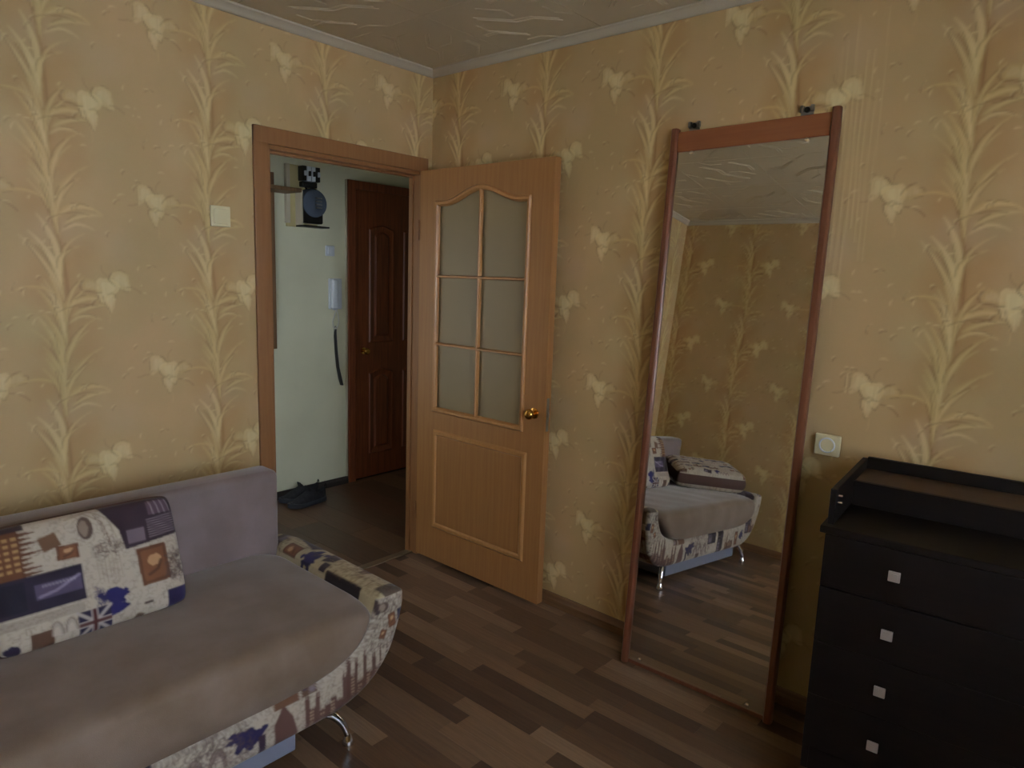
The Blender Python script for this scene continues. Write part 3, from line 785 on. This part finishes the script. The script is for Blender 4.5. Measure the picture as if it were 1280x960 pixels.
def resample(A, B, step):
    mid = (A+B)/2; d = np.r_[0, np.cumsum(np.linalg.norm(np.diff(mid, axis=0), axis=1))]
    n = int(d[-1]/step); t = np.linspace(0, d[-1], n)
    return np.stack([np.interp(t, d, A[:, k]) for k in (0, 1)], -1), np.stack([np.interp(t, d, B[:, k]) for k in (0, 1)], -1)
CI, CO = resample(catmull(inn, 12), catmull(out, 12), STEP)
YF, YR = -1.005, -.275
def section_loop(T, arm):
    """closed loop in (w 0..1 inner->outer, y), from inner-rear round by the front to outer-rear; dense on front and outer"""
    r = .022/T; rf = .022
    pts = []
    for y in np.linspace(YR+.02, YF+rf, 130 if arm else 14): pts.append((0, y))
    for a in np.linspace(0, PI/2, 6)[1:-1]: pts.append((r*(1-math.cos(a)), YF+rf-rf*math.sin(a)))
    for wv in np.linspace(r, 1-r, 38): pts.append((wv, YF))
    for a in np.linspace(0, PI/2, 6)[1:-1]: pts.append((1-r+r*math.sin(a), YF+rf-rf*math.cos(a)))
    R_ = .15 if arm else .03
    for y in np.linspace(YF+rf, YR-R_, 170 if arm else 14): pts.append((1, y))
    wr_ = .8 if arm else .3
    for a in np.linspace(0, PI/2, 10)[1:]: pts.append((1-wr_*(1-math.cos(a)), YR-R_+R_*math.sin(a)))
    pts.append((.05, YR))
    return np.array(pts)
# explicit front print: x, z world
def front_canvas():
    cv = Canvas(1.80, .42, .0022, CREAM); rr = random.Random(33)     # x from -2.72, z from .08
    fx = lambda x: x+2.72
    fz = lambda z: z-.08
    scribble(cv, 0, 0, 1.8, .42, 5200, rr, al=.6); scribble(cv, fx(-1.16), fz(.27), .18, .18, 420, rr, (80, 58, 52), .75)
    # right upright arm front
    medallion(cv, fx(-1.075), fz(.415), .022, .018); cv.rect(fx(-1.105), fz(.395), fx(-1.09), fz(.44), (60, 44, 44))
    stamp(cv, fx(-1.055), fz(.335), .030, .050, .1); stamp(cv, fx(-1.09), fz(.305), .026, .032, -.4)
    cv.rect(fx(-1.018), fz(.35), fx(-.99), fz(.39), (44, 36, 62)); handwriting(cv, fx(-1.15), fz(.33), .05, 5, rr, .6)
    castle(cv, fx(-1.22), fz(.13), .20, .15, rr, (88, 54, 44)); castle(cv, fx(-1.37), fz(.11), .16, .12, rr, (94, 60, 52))
    # tower, brown block, navy splatter, arches, dark photos further along
    cv.poly([(fx(-1.47), fz(.11)), (fx(-1.47), fz(.19)), (fx(-1.44), fz(.24)), (fx(-1.41), fz(.19)), (fx(-1.39), fz(.11))], (104, 72, 64)); cv.rect(fx(-1.47), fz(.232), fx(-1.39), fz(.27), (112, 78, 56))
    splat(cv, fx(-1.555), fz(.19), .040, rr, (38, 32, 80)); cv.rect(fx(-1.52), fz(.12), fx(-1.50), fz(.18), (60, 42, 60))
    arches(cv, fx(-1.80), fz(.125), .19, .09, 3, (120, 98, 96)); handwriting(cv, fx(-1.80), fz(.23), .18, 2, rr, .05); photo(cv, fx(-1.38), fz(.235), .05, .03, rr, 0, (100, 72, 54)); scribble(cv, fx(-1.84), fz(.12), .30, .14, 500, rr, (84, 66, 66), .8)
    cv.rect(fx(-1.70), fz(.105), fx(-1.65), fz(.15), (88, 62, 56)); photo(cv, fx(-1.93), fz(.19), .12, .07, rr, 0, (44, 34, 48))
    photo(cv, fx(-2.05), fz(.11), .09, .15, rr, 0, (50, 36, 44)); castle(cv, fx(-2.22), fz(.12), .13, .10, rr); stamp(cv, fx(-2.30), fz(.14), .05, .09)
    splat(cv, fx(-2.36), fz(.2), .03, rr); photo(cv, fx(-2.52), fz(.2), .10, .10, rr); castle(cv, fx(-2.58), fz(.2), .1, .1, rr); arches(cv, fx(-2.70), fz(.33), .1, .07, 2)
    cv.blur(1); return cv
FRC = front_canvas()
def arm_top_canvas():
    cv = Canvas(.24, .80, .0022, (190, 176, 142)); rr = random.Random(2)      # w (0 inner..), distance back from the front edge
    scribble(cv, 0, 0, .24, .8, 300, rr, al=.35)
    # across 0..0.24 : inner side .. top .. outer ; along 0 front .. .73 rear
    cv.rect(.0, .10, .035, .30, (40, 26, 34)); splat(cv, .045, .42, .042, rr, (34, 28, 84)); cv.rect(.01, .31, .06, .345, (44, 30, 48))
    stamp(cv, .008, .50, .06, .085, 0); scribble(cv, .0, .60, .09, .14, 130, rr, (96, 72, 54), .9); scribble(cv, .03, .02, .12, .30, 300, rr, (110, 84, 60), .8)
    cv.poly([(.075, .47), (.12, .44), (.24, .44), (.24, .66), (.12, .68), (.10, .60)], (52, 38, 56))
    cv.poly([(.15, .40), (.24, .38), (.24, .42), (.17, .43)], (86, 66, 52)); cv.poly([(.13, .26), (.20, .29), (.24, .26), (.24, .32), (.15, .33)], (104, 70, 44), .9)
    for k in range(5): cv.stroke([(.10+.01*k, .24), (.105+.01*k, .28)], .002, (112, 70, 44), .9)
    cv.poly([(.11, .10), (.24, .08), (.24, .15), (.12, .16)], (70, 52, 42)); cv.rect(.05, .0, .24, .05, (64, 48, 48), .85)
    photo(cv, .06, .33, .08, .05, rr, .3); castle(cv, .08, .16, .10, .06, rr, (84, 60, 44)); photo(cv, .0, .63, .10, .05, rr, .1, (60, 44, 44))
    scribble(cv, .06, .0, .18, .7, 700, rr, (92, 68, 48), .8)
    cv.rect(0, .70, .24, .8, (50, 38, 50)); cv.blur(1); return cv
ATC = arm_top_canvas()
def build_band(name, i0, i1, arm, flip=False):
    T = .115; lp = section_loop(T, arm); n = len(lp); rows = []
    def ring(A, B, k=0, up=0.0):
        # k: 0 full .. 1 collapsed towards the middle line
        wv = lp[:, 0]; y = lp[:, 1].copy()
        cw = .5; w2 = cw+(wv-cw)*(1-k)
        yc = (YF+YR)/2; sh = .05*k; y = np.clip(y, YF+sh, YR-sh*.8)
        P = A[None]*(1-w2[:, None]) + B[None]*w2[:, None]
        return np.stack([P[:, 0], y, P[:, 1]+up], -1)
    if arm:
        m = 14
        for q in range(m):
            ph = PI/2*(1-q/m); rows.append(ring(CI[0], CO[0], 1-(1-math.sin(ph)**2.2)**(1/2.2) if q else .995, .026*math.sin(ph)))
    for i in range(i0, i1): rows.append(ring(CI[i], CO[i]))
    V = np.array(rows); nr = len(rows)
    # colours
    X, Y, Z = V[..., 0], V[..., 1], V[..., 2]
    frontm = (np.abs(Y-YF) < .018) & (np.arange(nr)[:, None] >= (11 if arm else 0))
    col = GEN.sample((Y+3)*1.0, np.cumsum(np.full((nr, n), STEP), 0))[..., :3]
    fr = FRC.sample(X+2.72, Z-.08)[..., :3]
    if arm:
        W_ = (lp[:, 0][None]-.5)*np.clip(np.arange(nr)/13.0, 0, 1)[:, None]
        top = np.arange(nr)[:, None] < 15
        inner = (lp[:, 0] < .5)[None] & ~top
        outer = (lp[:, 0] >= .5)[None] & ~top
        along = Y-YF
        ex = np.clip((np.arange(nr)-14)*STEP, 0, 2)[:, None]
        ac = .075+W_*.13 + np.where(lp[:, 0][None] < .5, -ex, ex)
        at = ATC.sample(np.clip(ac, 0, .238), along)[..., :3]
        usea = top | inner | (outer & (ex < .05))
        col = np.where(usea[..., None], at, col)
    col = np.where(frontm[..., None], fr, col)
    if flip:
        V = V.copy(); V[..., 0] = 2*OX-V[..., 0]
        col = GEN.sample(V[..., 0]*.9+V[..., 1]*.8+4, V[..., 2]+V[..., 1]*.3+1)[..., :3] if arm else np.where(frontm[..., None], FRC.sample(V[..., 0]+2.72, Z-.08)[..., :3], col)
        fr = FRC.sample(V[..., 0]+2.72, V[..., 2]-.08)[..., :3]; col = np.where(frontm[..., None], fr, col)
    V = V - np.array([OX, OY, 0])
    Fq = quads(nr, n, wrap_v=True)
    if not flip: Fq = Fq[:, ::-1]
    return grid_mesh(name, V.reshape(-1, 3), Fq, col.reshape(-1, 3))
NS = len(CI); KA = int(np.argmin(np.abs(CO[:, 1]-.17)))
obj('armrest', build_band('armrest', 0, KA+1, True), M['print'], sofa)
obj('armrest', build_band('armrest_far', 0, KA+1, True, True), M['print'], sofa)
obj('base_rail', build_band('base_rail', KA, NS, False), M['print'], sofa)
obj('base_rail', build_band('base_rail_far', KA, NS, False, True), M['print'], sofa)
# seat cushion filling the cradle
def cushion():
    rings = []
    hx = lambda z: np.interp(z, CI[:, 1][::-1], (CI[:, 0]-OX)[::-1]) - .003
    def rring(a, y0, y1, z, r, dome=0):
        pts = []; m = 10; e = 26
        def seg(p, q, k): 
            for i in range(k): pts.append((p[0]+(q[0]-p[0])*i/k, p[1]+(q[1]-p[1])*i/k))
        seg((a, y1-r), (a, y0+r), e)
        for i in range(m): t = PI/2*i/m; pts.append((a-r+r*math.cos(t), y0+r-r*math.sin(t)))
        seg((a-r, y0), (-a+r, y0), e*2)
        for i in range(m): t = PI/2*i/m; pts.append((-a+r-r*math.sin(t), y0+r-r*math.cos(t)))
        seg((-a, y0+r), (-a, y1-r), e)
        for i in range(m): t = PI/2*i/m; pts.append((-a+r-r*math.cos(t), y1-r+r*math.sin(t)))
        seg((-a+r, y1), (a-r, y1), e*2)
        for i in range(m): t = PI/2*i/m; pts.append((a-r+r*math.sin(t), y1-r+r*math.cos(t)))
        return np.array([(p[0], p[1], z) for p in pts])
    y1 = -.37
    for z in (.2655, .275, .29, .31, .33, .35, .37, .39, .405):
        t = (z-.2655)/(.405-.2655); yf = -1.003-.030*math.sin(PI*(.15+.7*t))**.8
        rings.append(rring(float(hx(min(z, .40)))-(.0 if z > .2656 else .01), yf, y1, z, .05))
    a0 = float(hx(.40)); 
    for k in range(1, 9):
        ph = PI/2*k/8; ins = .042*(1-math.cos(ph)); rings.append(rring(a0-ins*.5, -1.0195+ins*1.35, y1, .405+.038*math.sin(ph), .05+.01*k))
    for k in range(1, 16):
        t = k/15; A = a0-.021; y0 = -.963; c = (y0+y1)/2
        s_ = 1-t*.97; rings.append(rring(A-.29*t, y0+(c-y0)*t*.985, y1+(c-y1)*t*.985, .443+.010*(1-(1-t)**2.5), min(.13*(1-t*.9), (y1-y0)/2*(1-t*.985)*.98)))
    mid_ = rings[-1].copy(); mid_[:, 1] = (y1-.963)/2; rings.append(mid_)
    V = np.array(rings); nr, n = V.shape[:2]
    V[..., 2] += np.where(np.arange(nr)[:, None] > 17, .0022*np.sin(V[..., 0]*11+V[..., 1]*7)+.0012*np.sin(V[..., 0]*27-V[..., 1]*19), 0)
    V[..., 1] -= OY*1.0
    me = grid_mesh('seat_cushion', V.reshape(-1, 3), quads(nr, n, wrap_v=True))
    return me
obj('seat_cushion', cushion(), M['suede'], sofa)
# frame inside the cradle and rear, backrest
bk = MB(); bk.box((-1.083-OX, -.385-OY, .27), (-2.577-OX, -.262-OY, .752), .028, 4)
bko = bk.build('backrest', M['suede_back'], sofa, smooth=True)
MB().box((-.56, -.31, .035), (.455, .20, .122), .006).build('storage_box', M['boxgrey'], sofa, loc=(0, 0, 0))
def sofa_leg(x, y, sgx, sgy):
    o = MB()
    p = []
    for i in range(11):
        t = i/10; p.append((x+sgx*.055*math.sin(t*PI/2)*1.0, y+sgy*.035*math.sin(t*PI/2), .118-(.104)*(1-math.cos(t*PI/2))**.75-.0))
    rad = [.016-.007*t/10 for t in range(11)]
    o.tube(p, rad, 12, True)
    L = o.build('leg', M['chrome'], sofa, smooth=True)
    e = p[-1]
    MB().lathe([(.019, .0), (.020, .003), (.016, .016), (.010, .032), (.008, .036)], (e[0], e[1], .0005), (0, 0, 1), 16).build('foot', M['chrome'], L, smooth=True)
    MB().lathe([(.022, 0), (.022, .004), (.014, .006)], (x, y, .121), (0, 0, -1), 16).build('mounting_plate', M['chrome'], L, smooth=True)
for sx_, sy_ in ((1, -1), (-1, -1), (1, 1), (-1, 1)):
    sofa_leg(sx_*.555, (-.975 if sy_ < 0 else -.33)-OY, sx_, sy_)

# loose cushions
def make_pillow(cv, L, Hh, T, loc, rot, label, group):
    e = empty('throw_pillow', loc, rot); tag(e, label, 'pillow', group)
    f, b, g, rim = pillow_mesh(L, Hh, T, cv)
    obj('cover_front', f, M['print'], e); obj('cover_back', b, M['print'], e); obj('gusset', g, M['gusset'], e)
    return e
tilt = math.atan2(.17, .30)
make_pillow(PILC, .50, .345, .13, (-1.777, -.515+.012, .603), (-math.radians(20), 0, 0), 'city-print pillow with brown stamps leaning against the sofa back', 'printed pillows on the sofa')
e = make_pillow(GEN, .50, .345, .16, (-2.395, -.665, .532), (0, 0, 0), 'city-print pillow lying at the far end of the sofa, seen in the mirror', 'printed pillows on the sofa')
dirx = Vector((.37, .35, 0)).normalized(); up_n = Vector((.12, -.12, 1)).normalized()
yl = -up_n; zl = dirx.cross(yl).normalized(); dirx = yl.cross(zl).normalized()
e.matrix_world = Matrix(((dirx.x, yl.x, zl.x, -2.385), (dirx.y, yl.y, zl.y, -.665), (dirx.z, yl.z, zl.z, .548), (0, 0, 0, 1)))

# ------------------------------------------------------------------ leaning mirror (a wardrobe door)
LEAN = math.radians(4.95); RM = math.radians(.85); AM = math.radians(-.4)
mu = Vector((-math.sin(AM), -math.cos(AM), 0)); mn = Vector((math.cos(AM), -math.sin(AM), 0))
mv = math.cos(LEAN)*Vector((0, 0, 1)) + math.sin(LEAN)*mn
u_ = mu*math.cos(RM)+mv*math.sin(RM); v_ = mv*math.cos(RM)-mu*math.sin(RM); n_ = v_.cross(u_)      # n_: into the room? checked below
if n_.x > 0: n_ = -n_
mir = empty('mirror', (0, 0, 0)); tag(mir, 'tall mirror in a cherry wood frame leaning on the wall beside the open door', 'mirror')
org = Vector((-.178, -1.36, 0)) + mu*.028 + mv*.005
mir.matrix_world = Matrix(((u_.x, n_.x, v_.x, org.x), (u_.y, n_.y, v_.y, org.y), (u_.z, n_.z, v_.z, org.z), (0, 0, 0, 1)))
MW, MH = .597, 2.062
# local: x along width, y out into the room (y=0 glass plane), z up
def stile(x0, x1):
    w_ = x1-x0; pr = [(x0, -.010), (x0, .010), (x0+w_*.18, .016), (x0+w_*.5, .0175), (x0+w_*.82, .016), (x1, .010), (x1, -.010)]
    return MB().prism(pr, 2, .003, MH+.012)
stile(0, .026).build('stile', M['cherry_dark'], mir, smooth=True); stile(MW-.027, MW).build('stile', M['cherry_dark'], mir, smooth=True)
MB().box((.0265, -.009, MH-.074), (MW-.0275, .005, MH), .002).build('top_rail', M['cherry'], mir)
MB().box((.0265, -.009, .004), (MW-.0275, .004, .018), .002).build('bottom_rail', M['cherry_dark'], mir)
MB().box((.0265, -.009, .018), (MW-.0275, -.004, MH-.074)).build('backing_board', M['cherry_dark'], mir)
MB().box((.0268, -.0035, .0185), (MW-.0278, 0, MH-.0745)).build('mirror_glass', M['mirror'], mir)
for x, z in ((.075, .030), (MW-.09, .030), (.085, MH-.078), (MW-.10, MH-.078)):
    MB().lathe([(.008, 0), (.008, .003), (.005, .0045), (.002, .005)], (x, 0, z), (0, 1, 0), 14).build('mirror_clip', M['chrome'], mir, smooth=True)
for x in (.085, MW-.11):
    mb = MB(); mb.box((x-.020, -.007, MH), (x+.020, -.003, MH+.030)); mb.box((x-.022, -.007, MH+.012), (x-.012, .006, MH+.032)); mb.box((x+.012, -.007, MH+.012), (x+.022, .006, MH+.032))
    b = mb.build('roller_bracket', M['steel'], mir)
    MB().lathe([(.009, 0), (.009, .006), (.004, .007)], (x, -.003, MH+.018), (0, 1, 0), 14).build('roller', M['black'], b, smooth=True)

# ------------------------------------------------------------------ dresser with a changing tray top
ROT = math.radians(4.4)
dr = empty('dresser', (-.062, -2.148, 0), (0, 0, ROT)); tag(dr, 'black-brown chest of drawers with a raised tray top at the right wall', 'dresser')
DW, DD = .86, .455; DZ0, DZT = .160, .860
# local: x from 0 (wall) to -DD (front); y from 0 (left side) to -DW
MB().box((-DD, -.018, DZ0), (-.004, 0, DZT), .001).build('side_panel', M['wenge'], dr)
MB().box((-DD, -DW, DZ0), (-.004, -DW+.018, DZT), .001).build('side_panel', M['wenge'], dr)
MB().box((-DD+.004, -DW+.018, DZ0), (-.004, -.018, DZ0+.018)).box((-.012, -DW+.018, DZ0+.018), (-.004, -.018, DZT)).build('carcass', M['wenge'], dr)
MB().box((-DD-.020, -DW-.012, DZT), (-.002, .012, DZT+.020), .003).build('top_board', M['wenge'], dr)
MB().box((-DD+.002, -DW+.018, DZ0), (-DD+.02, -.018, .231), .0).build('plinth', M['wenge'], dr)
for k, z in enumerate((.792, .633, .475, .318)):
    d = MB().box((-DD-.016, -DW+.002, z-.0785), (-DD-.0005, -.002, min(z+.0775, DZT-.002)), .0015).build('drawer', M['wenge'], dr)
    for yy in (-.174, -DW+.174):
        kb = MB(); x = -DD-.016
        kb.box((x-.010, yy-.006, z-.006), (x, yy+.006, z+.006)); kb.box((x-.016, yy-.0135, z-.0135), (x-.010, yy+.0135, z+.0135), .0015)
        kb.box((x-.0185, yy-.0085, z-.0085), (x-.0155, yy+.0085, z+.0085), .0006)
        kb.build('knob', M['knob_silver'], d)
for x in (-DD+.04, -.05):
    for y in (-.06, -DW+.06):
        MB().box((x-.02, y-.02, 0), (x+.02, y+.02, DZ0), .003).build('leg', M['wenge'], dr)
zt = DZT+.02
MB().box((-DD+.004, -.016, zt), (-.006, 0, zt+.098), .002).build('tray_side', M['wenge'], dr)
MB().box((-DD+.004, -DW, zt), (-.006, -DW+.016, zt+.098), .002).build('tray_side', M['wenge'], dr)
MB().box((-.022, -DW+.016, zt), (-.006, -.016, zt+.104), .002).build('tray_back', M['wenge'], dr)
MB().box((-.2055, -DW+.016, zt+.052), (-.022, -.016, zt+.068), .001).build('tray_shelf', M['tray'], dr)
MB().box((-.222, -DW+.016, zt), (-.206, -.016, zt+.0715), .001).build('tray_riser', M['wenge'], dr)
for z in (zt+.078, zt+.060):
    MB().lathe([(.0035, 0), (.0035, .012)], (-DD+.02, -.016, z), (0, -1, 0), 10).build('dowel', M['chrome'], dr, smooth=True)
# ------------------------------------------------------------------ switch and socket
sw = empty('light_switch', (-1.098, -.001, 1.700)); tag(sw, 'cream light switch on the wallpaper left of the doorway', 'switch')
MB().box((-.040, -.010, -.040), (.040, 0, .040), .004, 3).build('plate', M['white_plastic'], sw)
MB().box((-.028, -.016, -.029), (.028, -.009, .029), .003).build('rocker', M['white_plastic'], sw, rot=(math.radians(3), 0, 0))
so = empty('power_socket', (-.001, -2.022, .983)); tag(so, 'cream round-well power socket on the wall between mirror and dresser', 'socket')
MB().box((-.011, -.041, -.036), (0, .041, .036), .004, 3).build('plate', M['white_plastic'], so)
MB().lathe([(.026, .000), (.026, .005), (.0225, .006), (.0215, .001), (.021, -.006), (.002, -.006)], (-.0105, 0, 0), (-1, 0, 0), 28).build('socket_ring', M['white_phone'], so, smooth=True)
for y in (-.0095, .0095):
    MB().lathe([(.0028, 0), (.0028, .001)], (-.0045-.0005, y, 0), (-1, 0, 0), 10).build('contact_hole', M['black'], so)

# ------------------------------------------------------------------ things in the hall
rk = empty('coat_rack', (-.20, HY-.001, 1.0)); tag(rk, 'wooden coat rack board with a narrow shelf, behind the left doorpost', 'coat rack')
MB().box((-.45, -.022, .0), (.075, 0, 1.085), .003).build('back_board', M['shelfwood'], rk)
MB().box((-.45, -.20, .965), (.155, -.0225, .988), .003).build('shelf', M['shelfwood'], rk)
for x in (-.3, -.05):
    MB().tube([(x, -.022, .75), (x, -.07, .74), (x, -.085, .77)], .005, 8).build('hook', M['steel'], rk, smooth=True)
mt = empty('electric_meter', (.105, HY-.001, 1.79)); tag(mt, 'dark electric meter on a beige board with fuses above it, high on the hall wall', 'electric meter')
MB().box((-.145, -.020, -.02), (.075, 0, .36), .003).build('mounting_board', M['board'], mt)
MB().box((-.152, -.028, -.0), (-.125, -.0, .36), .003).build('board_edge', M['crown'], mt)
mb = MB(); mb.lathe([(.094, 0), (.094, .05), (.085, .07), (.05, .078)], (.012, -.02, .130), (0, -1, 0), 28); mb.build('meter_cover', M['meter_glass'], mt, smooth=True)
MB().box((-.075, -.085, .005), (.075, -.02, .11), .01, 3).build('terminal_cover', M['black'], mt)
MB().box((-.088, -.09, -.008), (-.074, -.02, .20), .004).build('case_edge', M['crown'], mt)
MB().box((-.085, -.11, -.02), (.105, -.02, -.010), .002).build('bottom_ledge', M['black'], mt)
for k in range(4): MB().box((-.0+.010, -.104, .10+k*.02), (.055, -.097, .106+k*.02)).build('dial_bar', M['steel'], mt)
for k, (a, c_) in enumerate(((-.065, 'black'), (-.033, 'white_phone'), (.0, 'white_phone'), (.033, 'black'))):
    fz_ = MB().box((a, -.075, .265), (a+.028, -.02, .355), .003); fo = fz_.build('fuse', M[c_], mt)
    MB().box((a+.008, -.090, .295), (a+.020, -.075, .325), .002).build('fuse_lever', M['black' if c_ != 'black' else 'white_phone'], fo)
MB().box((-.06, -.06, .228), (.05, -.02, .262), .006).build('fuse_cover', M['black'], mt)
MB().tube([(-.02, -.03, .23), (-.015, -.045, .215), (-.01, -.045, .20)], .006, 8).build('cable', M['black'], mt, smooth=True)
ds = empty('hall_switch', (.280, HY-.001, 1.632)); tag(ds, 'small grey-white wall switch above the intercom in the hall', 'switch')
MB().box((-.034, -.012, -.034), (.034, 0, .034), .004).build('plate', M['white_phone'], ds); MB().box((-.02, -.018, -.024), (.02, -.011, .024), .003).build('rocker', M['white_phone'], ds)
ic = empty('intercom', (.318, HY-.001, 1.35)); tag(ic, 'pale grey intercom handset on the hall wall beside the dark door', 'intercom')
MB().box((-.052, -.022, -.105), (.046, 0, .100), .006, 3).build('base', M['white_phone'], ic)
MB().box((-.046, -.052, -.100), (-.002, -.0225, .095), .010, 3).build('handset', M['white_phone'], ic, smooth=True)
MB().box((-.02, -.024, -.112), (.01, -.004, -.104), .002).build('cord_socket', M['white_phone'], ic)
cdn = obj('looped_cord', MB().tube([(.312, HY-.03, 1.242), (.298, HY-.03, 1.205), (.286, HY-.025, 1.16), (.296, HY-.022, 1.118), (.309, HY-.020, 1.105), (.322, HY-.022, 1.118), (.336, HY-.025, 1.16), (.326, HY-.03, 1.21), (.314, HY-.03, 1.242)], .0035, 8).mesh('looped_cord', True), M['cord'])
tag(cdn, 'thin white looped cord hanging below the hall intercom', 'cord')
sh = empty('shoehorn', (.31, HY-.02, 1.11)); tag(sh, 'long black shoehorn hanging on a white cord below the intercom', 'shoehorn')
pts = [(0, 0, .0), (.0, 0, -.05), (.006, 0, -.15), (.018, 0, -.26), (.036, 0, -.34), (.050, 0, -.39)]
MB().tube(pts, [.013, .016, .017, .018, .021, .019], 12, flat=.35).build('blade', M['black'], sh, smooth=True)
MB().tube([(0, 0, .02), (-.009, 0, .008), (-.007, -.002, -.012), (.007, -.002, -.012), (.009, 0, .008), (0, 0, .02)], .003, 8).build('loop', M['steel'], sh, smooth=True)

def sneaker(x, y, rz, label):
    e = empty('sneaker', (x, y, 0), (0, 0, rz)); tag(e, label, 'shoe', 'dark sneakers in the hall')
    # local: toe towards +x, length .29
    n = 40; 
    def outline(t):       # half width at t (0 heel..1 toe)
        return .034+.016*math.sin(PI*min(1, t*1.05))**.7+.008*math.exp(-((t-.72)/.16)**2)
    xs = [(.5-.5*math.cos(PI*i/(n-1))) for i in range(n)]
    def hw_(t): return outline(t)*min(1, (1-(2*t-1)**8))**.5 if 0 < t < 1 else .001
    mb = MB(); rings = []
    for z, k in ((0.001, .93), (.010, 1.0), (.024, 1.02), (.030, .97)):
        top = [(t*.29-.13, hw_(t)*k, z+(.010*max(0, t-.8)/.2)) for t in xs]; bot = [(t*.29-.13, -hw_(t)*k, z+(.010*max(0, t-.8)/.2)) for t in xs[::-1]]
        rings.append([mb.bm.verts.new(p) for p in top+bot])
    m = len(rings[0])
    for a in range(3):
        for j in range(m): mb.bm.faces.new((rings[a][j], rings[a][(j+1) % m], rings[a+1][(j+1) % m], rings[a+1][j]))
    mb.bm.faces.new(rings[0][::-1]); mb.bm.faces.new(rings[-1])
    mb.build('sole', M['sole'], e, smooth=True)
    # upper: cross sections along the length
    mb = MB(); secs = []
    for i in range(22):
        t = i/21; x_ = t*.278-.124; wd = hw_(min(.985, max(.015, t)))*.93
        hgt = .088-.012*math.sin(PI*min(1, t/.35)) if t < .35 else .086*(1-((t-.35)/.65))**1.15+.026
        if t > .93: hgt = .030+.02*(1-t)/.07
        sec = []
        for j in range(15):
            a = PI*j/14
            cw = math.cos(a); sw_ = math.sin(a)
            open_ = .05 < t < .42
            zz = .026+(hgt-.026+.0)*(sw_**.62)
            yy = wd*(abs(cw)**.8)*(1 if cw > 0 else -1)*(1-.32*sw_)
            if open_ and 4 < j < 10: zz = .026+(hgt-.026)*(.30+.1*abs(j-7))
            sec.append(mb.bm.verts.new((x_, yy, zz)))
        secs.append(sec)
    for i in range(21):
        for j in range(14): mb.bm.faces.new((secs[i][j], secs[i][j+1], secs[i+1][j+1], secs[i+1][j]))
    mb.bm.faces.new(secs[0]); mb.bm.faces.new(secs[-1][::-1])
    mb.build('upper', M['shoe'], e, smooth=True)
    mb = MB(); mb.box((.0, -.020, .070), (.006, .020, .118), .003); o = mb.build('tongue', M['shoe'], e); o.rotation_euler = (0, math.radians(12), 0); o.location = (-.012, 0, .002)
    MB().tube([(-.127, -.008, .075), (-.134, -.006, .098), (-.132, 0, .106), (-.134, .006, .098), (-.127, .008, .075)], .003, 8).build('heel_loop', M['rubber'], e, smooth=True)
    for k in range(5):
        xx = .012+.016*k; zz = .084-.009*k
        MB().tube([(xx, -.022, zz-.010), (xx+.004, 0, zz), (xx, .022, zz-.010)], .0028, 6).build('lace', M['rubber'], e, smooth=True)
sneaker(-.030, 1.085, PI+.10, 'dark grey sneaker on the hall floor, the one nearer the room')
sneaker(-.015, 1.205, PI+.02, 'dark grey sneaker on the hall floor, the one against the hall wall')
